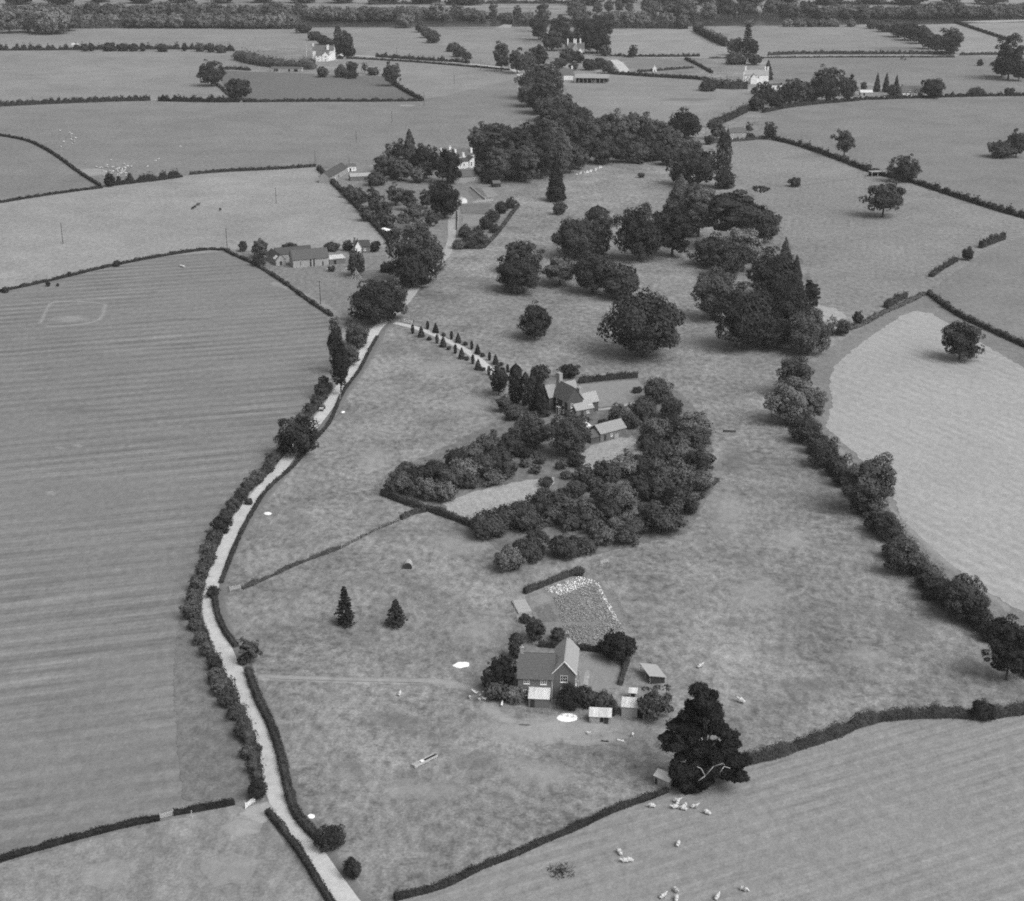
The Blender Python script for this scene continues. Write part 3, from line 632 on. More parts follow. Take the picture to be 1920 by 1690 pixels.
T('column',1357,245,352,30,.032,'tall thin dark poplar above the park', name='poplar_tree')
T('bush',1360,322,356,44,.03,'dark bushes at the foot of the thin park poplar', cat='bush', name='bush')
T('broad',1284,206,260,72,.036,'dark rounded oak at the north eastern corner of the villa wood', name='oak_tree')
T('broad',1290,262,300,60,.06,'pale bushy tree under the dark corner oak')
T('bush',1200,298,308,18,.06,'low bush on the park grass near the wood', cat='bush', name='bush')
T('bush',1202,324,334,14,.055,'tiny bush on the park grass below the wood', cat='bush', name='bush')
# eastern pastures
T('broad',1658,340,398,74,.04,'spreading flat topped pine with bare trunk in the eastern pasture', name='pine_tree', clr=.35)
T('orchard',1491,330,350,26,.045,'tiny thorn tree alone in the eastern pasture', name='thorn_tree')
T('sparse',1585,238,294,50,.045,'open crowned tree in the ragged eastern hedgerow')
T('broad',1697,290,342,56,.032,'dark round tree in the ragged eastern hedgerow by the field shelter')
T('broad',1880,262,296,56,.045,'low dark tree of the copse on the edge of the upper pasture')
T('broad',1908,240,296,40,.045,'taller tree of the copse on the edge of the upper pasture')
T('bush',1816,462,490,26,.04,'single round bush in the eastern boundary', cat='bush', name='bush')
T('broad',1803,598,678,82,.032,'dark flat topped oak standing at the edge of the hay field', name='oak_tree')
T('broad',1630,842,968,106,.05,'big leafy oak growing out of the tall ragged hedgerow', name='oak_tree')
for x, y, w in ((1500,790,40),(1530,838,44),(1568,880,44),(1582,900,40),(1612,950,44),(1642,985,44),(1676,1035,50),(1715,1065,52),(1738,1092,46),(1780,1128,50),(1835,1165,54),(1858,1190,50),(1552,850,36)):
    h = w*random.uniform(.85, 1.1); T('bush', x, y-h*.65, y+h*.35, w, random.choice((.036, .048, .06)), 'bush filling the tall ragged hedgerow below the hay field', 'bushes of the ragged hedgerow', cat='bush', name='bush')
T('bush',1512,780,835,60,.06,'pale bush in the ragged hedgerow below the grove', cat='bush', name='bush')
T('bush',1545,815,880,62,.045,'dark bush in the ragged hedgerow above the leafy oak', cat='bush', name='bush')
T('bush',1662,955,1015,64,.05,'bush in the ragged hedgerow just below the leafy oak', cat='bush', name='bush')
T('bush',1695,1000,1085,76,.045,'large bush midway down the ragged hedgerow', cat='bush', name='bush')
T('broad',1806,1072,1165,96,.045,'low spreading tree in the lower ragged hedgerow')
T('bush',1760,1075,1130,60,.042,'dark bush beside the low spreading hedgerow tree', cat='bush', name='bush')
T('broad',1895,1148,1280,90,.036,'dark tree ending the ragged hedgerow at the field corner')
T('bush',1846,1309,1354,50,.035,'dark round bush on the thick hedge by the raked field', cat='bush', name='bush')
# around the lane
T('broad',558,772,860,82,.034,'dark oak overhanging the middle of the lane', name='oak_tree')
T('poplar',629,586,700,32,.032,'tall dark lombardy poplar, the upper one beside the lane', name='poplar_tree')
T('poplar',637,630,740,36,.03,'tall dark lombardy poplar, the lower one beside the lane', name='poplar_tree')
T('bush',668,600,655,54,.06,'pale scrubby bush between the poplars and the dark lane tree', cat='bush', name='bush')
T('bush',655,640,690,44,.055,'bush tucked behind the lower poplar', cat='bush', name='bush')
T('bush',607,702,740,26,.04,'small dark bush at the foot of the poplars', cat='bush', name='bush')
T('bush',400,1095,1122,26,.04,'dark bush crowding the lane at the bend', cat='bush', name='bush')
T('bush',466,932,948,17,.045,'small round bush on the lane edge', cat='bush', name='bush')
T('bush',404,1228,1262,30,.03,'very dark bush in the lane hedgerow opposite the cottage track', cat='bush', name='bush')
T('bush',482,1455,1502,42,.032,'dark bush beside the white gate', cat='bush', name='bush')
T('bush',480,1390,1420,26,.035,'small dark bush in the hedgerow above the white gate', cat='bush', name='bush')
T('bush',456,1345,1385,40,.05,'leafy bush midway along the lane hedgerow', cat='bush', name='bush')
T('sparse',468,1190,1245,48,.07,'thin pale bush at the turning to the cottage track', cat='bush', name='bush')
T('bush',455,1230,1248,24,.03,'small dark bush under the thin pale bush', cat='bush', name='bush')
T('bush',620,1540,1600,58,.034,'dark bush closing the clipped lane hedge', cat='bush', name='bush')
T('bush',660,1605,1650,40,.038,'dark bush further along the lane verge', cat='bush', name='bush')
T('broad',703,518,610,104,.032,'broad dark tree over the lane by the drive entrance')
T('broad',735,520,600,56,.075,'pale tree merging with the dark lane tree')
T('broad',782,415,530,106,.034,'very large dark tree over the lane beside the farm')
T('broad',770,470,540,80,.034,'dark lower tree under the very large lane tree')
T('broad',834,338,410,66,.032,'dark round tree by the villa lane')
T('spruce',646,1095,1174,42,.03,'larger dark spruce alone in the cottage pasture', name='spruce_tree')
T('spruce',742,1120,1174,44,.032,'smaller ragged spruce alone in the cottage pasture', name='spruce_tree', clr=.2)
lane_bushes = [(612,738,26),(600,755,24),(586,770,26),(572,790,24),(520,862,30),(506,880,30),(490,898,32),(474,912,30),(458,930,30),(440,950,32),(428,968,30),(418,988,32),(408,1008,32),(400,1030,34),(392,1052,32),(384,1075,34),(376,1098,34),(370,1122,36),(368,1148,36),(374,1175,34),(382,1200,34),(394,1220,32),(412,1270,34),(422,1292,36),(434,1315,36),(446,1338,36),(462,1378,34),(470,1415,34),(478,1440,32)]
for x, y, w in lane_bushes:
    w *= random.uniform(.85, 1.2); h = w*random.uniform(.8, 1.15)
    T('bush', x-6+random.uniform(-4, 3), y-h*.62, y+h*.38, w, random.choice((.042, .055, .066)), 'hedgerow bush between the striped field and the lane', 'bushes of the lane hedgerow', cat='bush', name='bush')
# farm by the barn
T('broad',488,447,485,36,.06,'pale rounded tree at the gable of the small barn')
T('bush',485,478,500,30,.036,'dark low bush on the hedge below the small barn', cat='bush', name='bush')
T('bush',455,449,473,20,.036,'dark round bush near the field corner pole', cat='bush', name='bush')
T('willow',668,468,518,40,.055,'willow above the stacked poles in the farmyard', name='willow_tree')
T('bush',545,458,468,32,.04,'dark bushes behind the long barn roof', cat='bush', name='bush')
T('bush',622,456,470,34,.04,'dark bushes behind the large barn gable', cat='bush', name='bush')
T('bush',652,450,472,22,.036,'dark bush on the western side of the farm cottage', cat='bush', name='bush')
T('bush',703,450,474,22,.036,'dark bush on the eastern side of the farm cottage', cat='bush', name='bush')
T('bush',622,498,510,16,.05,'small bush at the corner of the barnyard', cat='bush', name='bush')
T('bush',725,492,512,30,.04,'bush at the foot of the very large lane tree', cat='bush', name='bush')
# villa garden
T('cone',768,240,325,44,.042,'pointed conifer towering over the villa shrubbery')
T('broad',748,262,325,50,.038,'dark tree on the western side of the pointed villa conifer')
T('broad',795,268,330,50,.04,'dark tree on the eastern side of the pointed villa conifer')
T('broad',838,275,345,62,.028,'very dark tree against the white villa')
T('broad',725,288,330,50,.05,'shrubby tree at the western end of the villa shrubbery')
T('broad',752,292,340,40,.06,'paler small tree in front of the pointed villa conifer')
T('bush',705,318,350,40,.06,'pale bush beside the glasshouse', cat='bush', name='bush')
T('bush',785,308,345,36,.07,'pale feathery bush in the middle of the villa shrubbery', cat='bush', name='bush')
T('bush',740,312,338,30,.05,'dark small bush by the villa shrubbery path', cat='bush', name='bush')
for x, yt, yb, w, t_ in ((672,352,382,34,.05),(700,350,400,40,.05),(715,372,412,44,.05),(690,385,415,36,.05),(742,345,385,40,.055),(725,395,425,36,.05),(765,350,395,36,.052),(775,378,415,38,.062),(800,352,392,34,.05),(808,392,425,34,.045),(755,398,428,36,.06),(790,415,440,30,.05),(655,345,370,28,.05),(815,340,372,30,.06),(740,425,448,30,.06),(800,300,335,30,.06)):
    T('orchard', x, yt, yb, w, t_, 'bushy fruit tree in the overgrown villa garden', 'fruit trees in the villa garden', name='fruit_tree')
for x, yt, yb, w, t_ in ((872,422,446,32,.05),(895,425,452,34,.05),(880,445,466,36,.048),(860,448,468,28,.055),(912,405,432,32,.05),(925,392,418,30,.045),(905,440,460,28,.05),(940,378,402,30,.045),(958,370,392,24,.04),(885,432,458,26,.055),(928,420,438,22,.05)):
    T('bush', x, yt, yb, w, t_, 'garden bush in the hedged kitchen garden', 'bushes of the kitchen garden', cat='bush', name='bush')
# the wood behind the villa: its trees stand crown to crown
WL = 'dark tree along the park edge of the wood behind the white villa'; WG = 'front trees of the villa wood'
for x, yt, yb, w, t_ in ((895,235,290,44,.042),(912,228,285,50,.045),(945,228,300,50,.044),(975,232,310,56,.044),(1000,225,300,60,.044),(1032,210,290,66,.042),(1060,205,280,64,.04),(1092,212,285,66,.04),(1120,215,290,66,.042),(1142,208,285,58,.04),(1168,205,290,56,.044),(1190,200,290,58,.044),(1216,212,292,54,.05),(1240,222,294,50,.042),(1262,240,300,50,.05),
        (912,262,335,50,.036),(935,272,342,54,.036),(962,280,340,50,.036),(985,266,342,64,.036),(1015,248,336,66,.04),(1048,242,330,60,.044),(1070,255,325,44,.05),(1105,248,305,50,.036),(1165,262,305,46,.036),(1195,262,305,50,.04),(1225,262,302,50,.05),(1252,278,310,40,.055),(1085,275,318,40,.06),(905,300,340,34,.05),(925,312,345,40,.045)):
    T('broad', x, yt, yb, w, t_*random.choice((.85, 1, 1.35, 1.75)), *((WL, WG) if yt >= 240 else ('taller broadleaved tree at the back of the wood behind the white villa', 'back row of the villa wood')))
T('pine',930,222,300,36,.045,'tall pine with bare pale stem above the villa roof', name='pine_tree')
T('pine',975,230,300,34,.04,'tall pine with bare stem deep in the villa wood', name='pine_tree')
T('bush',1132,253,312,50,.06,'dense pale rounded holly at the park edge of the villa wood', name='holly_tree')
T('cone',960,262,335,34,.06,'pale slim conifer in front of the villa wood')
T('cone',1210,228,300,34,.036,'dark slim conifer at the back of the villa wood')
NL = 'dark rounded tree in the belt running north from the villa wood'; NG = 'trees of the northern belt'
for x, yt, yb, w, t_ in ((1013,118,186,86,.034),(1000,150,200,60,.036),(1022,160,214,80,.044),(1040,176,228,82,.044),(1062,192,245,76,.042),(1035,200,250,70,.04),(1085,200,250,60,.04)):
    T('broad', x, yt, yb, w, t_*random.choice((.9, 1.2, 1.5)), NL, NG)
# far farmstead
FL = 'tree among the yards in front of the far farmhouse'; FG = 'trees around the far farm'
for x, yt, yb, w, t_ in ((1018,0,60,30,.045),(1010,25,75,34,.042),(1050,30,80,46,.046),(1035,55,95,46,.045),(1105,30,90,64,.038),(1120,48,100,56,.034),(1082,58,95,50,.03),(1130,22,70,52,.045),(1010,85,125,40,.04),(990,95,130,34,.045),(970,88,138,40,.042),(1065,92,118,34,.045),(1085,96,118,28,.05),(1105,110,132,32,.036),(1125,108,130,26,.045),(1140,112,138,26,.06),(1075,116,132,18,.045),(1135,85,105,26,.05),(1050,108,128,28,.055),(1085,15,50,50,.042)):
    T('broad', x, yt, yb, w, t_, *((FL, FG) if yb > 102 else ('tree in the dark grove behind the far farmhouse chimneys', 'grove behind the far farmhouse')))
T('broad',940,72,134,34,.045,'tall tree with narrow waist by the far farm lane')
T('broad',1187,84,108,18,.06,'little round tree beside the far road')
# far fields, left
T('broad',395,112,162,50,.034,'dark round oak at the corner of the far pasture', name='oak_tree')
T('broad',446,144,187,48,.032,'dark round oak on the hedge of the crop field', name='oak_tree')
T('broad',734,114,162,34,.036,'leaning forked tree at the end of the crop field hedge')
T('column',634,48,102,16,.034,'tall thin dark conifer beside the white farmhouse')
T('broad',648,55,106,34,.036,'dark conifer sheltering the white farmhouse')
T('bush',655,88,106,30,.04,'bush at the foot of the farmhouse conifers', cat='bush', name='bush')
T('bush',660,115,134,24,.032,'small dark yew below the white farmhouse', cat='bush', name='bush')
T('bush',605,125,146,24,.045,'garden bush below the white farmhouse wall', cat='bush', name='bush')
T('bush',640,122,146,30,.045,'larger garden bush below the white farmhouse', cat='bush', name='bush')
T('bush',660,132,148,26,.034,'dark clipped bush on the crop field edge', cat='bush', name='bush')
T('sparse',683,114,138,12,.06,'thin pale tree at the corner of the far garden')
T('bush',700,126,142,24,.04,'low dark bushes beside the thin pale tree', cat='bush', name='bush')
T('bush',205,322,352,24,.032,'dark round bush beside the sheep', cat='bush', name='bush')
for x, yt, yb, w in ((90,487+40,538,10),(108,530,538,7),(130,508,520,9),(218,488,501,14),(10,538,550,14)):
    T('bush', x, yt, yb, w, .035, 'small bush poking above the low dark field hedge', 'bushes on the low field hedge', cat='bush', name='bush')
for x, yt, yb, w in ((570,40,62,34),(590,58,76,30),(605,66,84,26),(618,72,88,24)):
    T('broad', x, yt, yb, w, .045, 'tree in the slanting hedgerow above the white farmhouse', 'trees above the white farmhouse')
for x, yt, yb, w in ((790,40,62,24),(800,52,72,26),(812,58,82,32),(850,80,98,28),(862,86,108,30),(875,98,112,20)):
    T('bush', x, yt, yb, w, .045, 'hedgerow bush between the two riverside fields', 'bushes between the riverside fields', cat='bush', name='bush')
for x, yt, yb, w in ((160,82,97,16),(172,80,97,14),(205,80,97,26),(230,82,97,22),(250,82,97,22),(268,82,97,16),(305,83,98,24),(346,80,97,13),(374,80,98,18),(395,82,99,20),(415,85,100,24)):
    T('bush', x, yt, yb, w, .045, 'bush standing up from the long far hedgerow', 'bushes of the far hedgerow', cat='bush', name='bush')
# woods along the river
RL = 'leafy tree in the river wood beyond the north western field'; RG = 'trees of the western river wood'
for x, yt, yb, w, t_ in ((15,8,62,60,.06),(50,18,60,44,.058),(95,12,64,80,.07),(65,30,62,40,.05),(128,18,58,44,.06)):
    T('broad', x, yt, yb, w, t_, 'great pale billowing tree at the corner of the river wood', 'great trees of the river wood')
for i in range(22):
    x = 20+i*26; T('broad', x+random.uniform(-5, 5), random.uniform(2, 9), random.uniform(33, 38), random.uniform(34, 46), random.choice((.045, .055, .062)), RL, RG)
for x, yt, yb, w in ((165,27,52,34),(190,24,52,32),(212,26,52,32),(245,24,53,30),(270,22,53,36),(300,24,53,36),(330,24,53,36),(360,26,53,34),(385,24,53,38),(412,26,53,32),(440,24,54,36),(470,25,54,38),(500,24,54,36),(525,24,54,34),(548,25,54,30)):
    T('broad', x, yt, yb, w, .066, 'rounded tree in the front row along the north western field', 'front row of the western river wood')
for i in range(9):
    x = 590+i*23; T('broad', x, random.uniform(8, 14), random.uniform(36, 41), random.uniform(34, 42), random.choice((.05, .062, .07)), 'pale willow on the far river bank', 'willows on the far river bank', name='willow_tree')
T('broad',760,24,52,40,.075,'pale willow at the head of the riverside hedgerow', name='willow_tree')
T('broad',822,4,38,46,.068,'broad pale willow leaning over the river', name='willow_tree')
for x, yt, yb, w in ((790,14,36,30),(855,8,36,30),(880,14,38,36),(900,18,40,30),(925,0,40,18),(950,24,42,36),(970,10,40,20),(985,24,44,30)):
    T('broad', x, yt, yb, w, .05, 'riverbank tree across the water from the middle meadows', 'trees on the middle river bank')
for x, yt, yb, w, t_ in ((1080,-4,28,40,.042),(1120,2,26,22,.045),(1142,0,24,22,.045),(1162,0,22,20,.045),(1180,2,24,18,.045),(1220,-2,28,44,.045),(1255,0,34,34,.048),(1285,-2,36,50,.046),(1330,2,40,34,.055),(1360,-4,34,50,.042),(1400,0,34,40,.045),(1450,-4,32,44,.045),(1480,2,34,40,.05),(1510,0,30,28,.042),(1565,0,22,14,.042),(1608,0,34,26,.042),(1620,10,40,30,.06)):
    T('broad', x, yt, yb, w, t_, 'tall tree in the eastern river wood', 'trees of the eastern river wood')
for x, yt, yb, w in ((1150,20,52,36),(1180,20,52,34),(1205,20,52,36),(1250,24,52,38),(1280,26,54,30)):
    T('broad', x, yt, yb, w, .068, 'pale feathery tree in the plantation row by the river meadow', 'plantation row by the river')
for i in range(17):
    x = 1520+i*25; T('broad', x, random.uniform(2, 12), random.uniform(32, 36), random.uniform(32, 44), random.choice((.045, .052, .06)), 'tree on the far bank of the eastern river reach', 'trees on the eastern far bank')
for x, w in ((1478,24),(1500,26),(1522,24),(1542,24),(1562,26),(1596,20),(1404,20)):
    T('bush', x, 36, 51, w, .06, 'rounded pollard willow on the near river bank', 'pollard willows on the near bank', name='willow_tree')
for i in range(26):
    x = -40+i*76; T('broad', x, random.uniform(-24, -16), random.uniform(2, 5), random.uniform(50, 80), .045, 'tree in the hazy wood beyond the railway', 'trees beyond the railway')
# far right
T('spruce',1402,44,104,34,.034,'tall dark spruce beside the far road', name='spruce_tree')
T('broad',1380,70,104,34,.036,'dark tree clustered beside the tall far spruce')
T('broad',1412,75,104,26,.036,'dark tree on the eastern side of the tall far spruce')
T('bush',1380,98,122,40,.065,'pale scrub below the far spruce clump', cat='bush', name='bush')
T('broad',1416,102,122,28,.036,'dark round tree below the far spruce clump')
T('cone',1440,112,150,22,.036,'dark conifer behind the white gabled house')
for x, yt, yb, w, t_ in ((1432,150,205,44,.036),(1420,175,208,34,.036),(1455,170,205,36,.042),(1474,152,200,34,.036),(1492,142,198,46,.042),(1512,150,195,34,.045),(1522,165,192,30,.04),(1590,138,190,36,.034)):
    T('broad', x, yt, yb, w, t_, 'tree in the roadside row east of the white gabled house', 'roadside row of trees')
T('broad',1552,123,192,64,.032,'largest dark domed tree of the roadside row', name='oak_tree')
T('bush',1328,150,172,34,.045,'dark bush at the end of the low thicket', cat='bush', name='bush')
for x, yt, yb, w in ((1645,136,172,14),(1662,136,173,15),(1681,140,170,13)):
    T('cone', x, yt, yb, w, .03, 'slim dark cypress beside the long low house', 'cypresses by the long low house', name='cypress_tree')
T('bush',1676,156,182,28,.045,'bush in front of the cypresses', cat='bush', name='bush')
T('broad',1750,144,184,46,.032,'dark domed tree at the end of the long low house')
T('bush',1830,164,180,34,.045,'bushes on the roadside beyond the long low house', cat='bush', name='bush')
T('bush',1900-8,164,180,22,.045,'last dark bush on the roadside hedge', cat='bush', name='bush')
T('bush',1620,152,172,14,.035,'small dark bush by the cottage yard', cat='bush', name='bush')
for x, yt, yb, w in ((1638,36,54,30),(1662,40,60,34),(1686,42,70,40),(1708,40,76,44),(1728,45,82,40),(1742,58,92,36),(1760,62,98,36),(1668,36,60,26)):
    T('broad', x, yt, yb, w, .042, 'tree in the thick hedgerow slanting to the far road', 'trees of the slanting far hedgerow')
T('broad',1784,48,104,44,.034,'pointed dark tree ending the slanting far hedgerow')
T('broad',1895,58,150,56,.04,'tall open tree at the eastern edge of the far pasture')
T('broad',1880,100,145,44,.042,'lower tree below the tall open eastern tree')
T('broad',1912,110,152,36,.04,'dark tree behind the tall open eastern tree')
T('bush',1838,112,124,14,.045,'small bush on the rough ground by the far road', cat='bush', name='bush')
# roadside brick cottage
T('broad',1345,222,262,34,.05,'tree against the western gable of the roadside brick cottage')
T('broad',1444,228,262,24,.036,'dark upright ivy covered tree east of the roadside brick cottage')
T('sparse',1404,228,250,18,.06,'thin tree behind the roadside brick cottage')
T('bush',1406,250,262,22,.036,'dark bush at the corner of the roadside brick cottage', cat='bush', name='bush')
T('bush',1330,252,272,22,.04,'bush on the park side of the roadside brick cottage', cat='bush', name='bush')
# farmhouse garden
T('broad',935,682,742,42,.045,'leafy tree where the drive reaches the farmhouse')
for x, yt, yb, w in ((967,680,758,28),(985,696,762,17),(998,700,772,20),(1012,712,780,24)):
    T('column', x, yt, yb, w, .026, 'tall dark cypress in the screen beside the brick farmhouse', 'cypress screen of the farmhouse', name='cypress_tree')
T('cone',1020,738,782,26,.036,'shorter pointed cypress ending the farmhouse screen', name='cypress_tree')
T('broad',1013,682,718,40,.045,'round headed garden tree behind the farmhouse')
T('broad',1067,680,710,38,.042,'round headed garden tree beside the farmhouse chimney')
T('broad',1065,770,860,90,.04,'large dark tree in front of the brick farmhouse')
T('broad',1005,778,842,56,.048,'leafy tree beside the large dark farmhouse tree')
T('broad',975,790,838,50,.055,'mid grey tree at the edge of the farmhouse pasture')
T('bush',945,738,775,32,.05,'bush below the drive end', cat='bush', name='bush')
T('bush',962,758,790,40,.06,'pale shrub below the cypress screen', cat='bush', name='bush')
T('bush',995,772,800,40,.065,'pale shrub in front of the cypress screen', cat='bush', name='bush')
T('bush',1232,704,758,62,.055,'large leafy bush in the corner of the farmhouse garden', cat='bush', name='bush')
T('bush',1208,742,788,58,.05,'leafy bush below the corner bush', cat='bush', name='bush')
T('bush',1258,740,788,46,.036,'dark round bush on the outer side of the farmhouse garden', cat='bush', name='bush')
T('bush',1160,752,798,42,.055,'bush beside the farmhouse outbuildings', cat='bush', name='bush')
T('bush',1185,775,805,40,.055,'low bush above the orchard gate', cat='bush', name='bush')
T('bush',1195,725,738,22,.04,'small dark bush on the farmhouse lawn', cat='bush', name='bush')
T('bush',1130,786,798,20,.03,'small dark clipped bush in the farmhouse yard', cat='bush', name='bush')
# the old orchard
def orchard_label(x, y, w):
    if w < 32: return 'small young fruit tree in the thin middle of the orchard', 'young trees of the orchard'
    if y > 1008: return 'outlying fruit tree between the orchard and the vegetable plot', 'outlying orchard trees'
    if x < 990 and y < 935: return 'fruit tree in the western orchard strip above the straw patch', 'western orchard strip'
    if x < 1125 and y > 900: return 'fruit tree in the orchard row below the straw patch', 'orchard row below the straw patch'
    if y < 832: return 'fruit tree at the top of the orchard near the farmhouse garden', 'upper orchard trees'
    if x > 1225: return 'fruit tree on the outer park side of the old orchard', 'outer orchard trees'
    return 'fruit tree in the crowded heart of the old orchard', 'heart of the orchard'
ORCH = [(750,905,54),(780,893,60),(802,915,55),(815,880,55),(842,895,55),(836,922,46),(855,862,48),(868,882,55),(890,848,54),(907,870,58),(918,832,50),(935,855,58),(948,878,46),(958,832,50),(925,893,40),(975,815,40),(880,900,40),(762,880,40),(985,848,30),
  (1024,903,28),(985,868,22),(1005,880,22),(1052,872,22),(1012,862,22),(1082,862,36),(1096,885,42),(1062,890,24),
  (915,985,70),(945,970,58),(975,958,60),(992,975,58),(1010,945,50),(1020,922,30),(1046,932,42),(1078,915,46),(1112,905,40),(1142,884,58),(1172,872,60),(1197,868,54),(1216,885,50),(935,990,40),
  (1230,806,60),(1266,800,56),(1302,796,62),(1310,818,50),(1274,826,44),(1234,850,60),(1274,850,60),(1310,864,58),(1316,900,54),(1284,895,60),(1250,884,60),(1132,926,62),(1166,935,66),(1202,915,60),(1240,915,60),(1276,936,70),(1250,970,78),(1292,950,34),(1216,965,52),(1190,985,48),(1160,985,52),(1175,1003,46),(1130,1002,50),(1100,970,60),(1070,976,50),(1088,955,50),(1116,988,44),(1060,1026,58),(1102,1022,44),(958,1046,62),(990,1032,58),(1006,1012,50),(1036,965,46),(1142,960,50),(1215,830,44),(1060,945,40)]
for i, (x, y, w) in enumerate(ORCH):
    h = w*random.uniform(.74, .9); T('orchard', x, y-h/2, y+h/2, w*1.08, random.choice((.04, .055, .07, .085)), *orchard_label(x, y, w), name='fruit_tree')
# avenue of the drive
for L_, k_, w_, h_, t_, nm, lb, gp in (
    ([(1025,275),(1245,362),(1410,452),(1567,545),(1712,648)], 'column', 6.5, 19, .026, 'cypress_tree', 'slender dark cypress on the pasture side of the pale drive', 'slender cypresses, pasture side of the drive'),
    ([(1160,238),(1375,330),(1558,418),(1718,518),(1880,628)], 'column', 6.0, 17, .026, 'cypress_tree', 'slender dark cypress on the park side of the pale drive', 'slender cypresses, park side of the drive'),
    ([(1103,295),(1300,385),(1467,490),(1615,590)], 'cone', 14, 23, .032, 'conifer', 'broad cone shaped conifer on the pasture side of the pale drive', 'broad conifers, pasture side of the drive'),
    ([(1232,262),(1435,352),(1610,455),(1772,545)], 'cone', 13, 21, .032, 'conifer', 'broad cone shaped conifer on the park side of the pale drive', 'broad conifers, park side of the drive'),
    ([(1175,360),(1350,445),(1515,540),(1660,635)], 'bush', 10, 8, .05, 'bush', 'low bush on the pasture side of the pale drive', 'low bushes, pasture side of the drive'),
    ([(1305,325),(1500,405),(1655,508),(1825,590)], 'bush', 10, 8, .05, 'bush', 'low bush on the park side of the pale drive', 'low bushes, park side of the drive')):
    for a, b in L_:
        x, y = 560+a/4.8, 560+b/4.8; T(k_, x, y-h_/2, y+h_/2, w_, t_, lb, gp, name=nm, cat='bush' if k_ == 'bush' else 'tree')
# around the near cottage
T('broad',1004,1156,1202,44,.032,'dark garden tree behind the cottage ridge')
T('bush',1046,1174,1206,32,.045,'small round fruit bush behind the cottage wing', cat='bush', name='bush')
T('broad',1160,1182,1242,78,.03,'dark apple tree at the top of the cottage lawn', name='apple_tree')
T('column',968,1184,1235,28,.032,'slim dark evergreen at the back corner of the cottage')
T('broad',945,1222,1300,58,.03,'dark dense tree against the cottage gable')
T('broad',920,1240,1300,40,.032,'dark tree on the outer side of the cottage shrubbery')
T('bush',930,1272,1316,46,.05,'mid grey bush at the foot of the cottage shrubbery', cat='bush', name='bush')
T('bush',963,1284,1322,44,.095,'pale round bush at the cottage front', cat='bush', name='bush')
T('bush',1066,1250,1290,26,.036,'dark upright bush at the cottage wing corner', cat='bush', name='bush')
T('bush',1070,1284,1334,58,.034,'dark dense bush in front of the cottage wing', cat='bush', name='bush')
T('bush',1100,1282,1330,40,.042,'looser dark bush beside the dense cottage bush', cat='bush', name='bush')
T('bush',1130,1296,1330,44,.07,'pale straggling bush in the cottage yard', cat='bush', name='bush')
T('bush',1150,1312,1342,26,.034,'dark bush between the two iron roofed sheds', cat='bush', name='bush')
T('sparse',1228,1282,1352,76,.05,'open branched pear tree beside the iron roofed shed', name='pear_tree')
T('bush',1085,1062,1080,26,.06,'rough shrub at the top corner of the vegetable plot', cat='bush', name='bush')
T('bush',985,1150,1170,26,.05,'low shrub behind the slim dark evergreen', cat='bush', name='bush')

# ------------------------------------------------------------------ the gnarled oak by the hut
def gnarled_oak():
    base = G(1318, 1478, 0); t = empty('oak_tree', base)
    tag(t, 'gnarled dark oak with bare dead boughs beside the small hut', 'tree')
    b = MB(); r = random.Random(5)
    b.bar((0, 0, -.1), (.2, 0, 2.5), .75, 9, .55); b.bar((.2, 0, 2.5), (.2, .3, 7.5), .55, 8, .4); b.bar((.2, .3, 7.5), (-.6, .4, 17.5), .4, 7, .1)
    LB = [(1310,1318,26),(1330,1345,22),(1290,1345,20),(1312,1352,26),(1275,1372,20),(1300,1378,26),(1347,1362,14),(1256,1392,18),(1280,1410,24),(1308,1405,20),(1362,1396,20),(1374,1420,20),(1345,1415,22),(1325,1435,24),(1295,1440,24),(1350,1442,22),(1379,1442,13),(1275,1437,18),(1290,1463,20),(1364,1460,12),(1272,1468,15),(1318,1456,14)]
    lobes = [((x-1318)/10.2, r.uniform(-2.2, 2.2), max((1478-y)/8.6, 1.4), q/10.2*1.38) for x, y, q in LB]
    for x, y, z, q in lobes:
        s = Vector((.3, .2, min(max(z*.55, 2.0), 8))); e = Vector((x, y, z)); md = (s+e)/2+Vector((r.uniform(-.5, .5), r.uniform(-.5, .5), -.3))
        b.bar(s, md, .2, 6, .14); b.bar(md, e, .14, 5, .04)
    b.build('trunk', M['bark'], t, smooth=True)
    global RNG
    RNG = np.random.default_rng(3); P = []; Nn = []
    for x, y, z, q in lobes:
        nsub = 20
        for _ in range(nsub):
            u = unit(1)[0]; u[2] *= .7; c = np.array([x, y, z])+u*q*RNG.uniform(.3, .85); rr = q*RNG.uniform(.2, .38); n = int(130*q)
            uu = unit(n); P.append(c+uu*(rr*RNG.uniform(.3, 1, n)**.5*(1+np.abs(RNG.normal(0, .25, n))))[:, None]*np.array([1, 1, .75])); Nn.append(uu*.7+unit(n)*.6+np.array([0, 0, .25]))
    P = np.concatenate(P); P[:, 2] = np.maximum(P[:, 2], .15); Nn = np.concatenate(Nn); Nn /= np.linalg.norm(Nn, axis=1, keepdims=True)
    cr = link('crown', quadmesh('crown', leaf_quads(P, Nn, RNG.uniform(.14, .30, len(P))), LEAF), t); cr.color = (.021,)*3+(1,)
    d = MB()
    for pts in ([(-1.6, -4.6, 4.6), (-.4, -4.6, 5.6), (1.0, -4.6, 7.6), (2.6, -4.6, 8.2), (3.0, -4.6, 7.9)], [(-.4, -4.6, 5.6), (-1.2, -4.7, 7.2), (-2.0, -4.7, 7.6)], [(2.2, -4.6, 6.4), (2.9, -4.6, 7.6), (4.0, -4.6, 7.2)]):
        for i, (p, q) in enumerate(zip(pts, pts[1:])): d.bar(p, q, .085-.014*i, 6, .07-.014*i)
    d.build('dead_bough', M['deadwood'], t, smooth=True)
gnarled_oak()

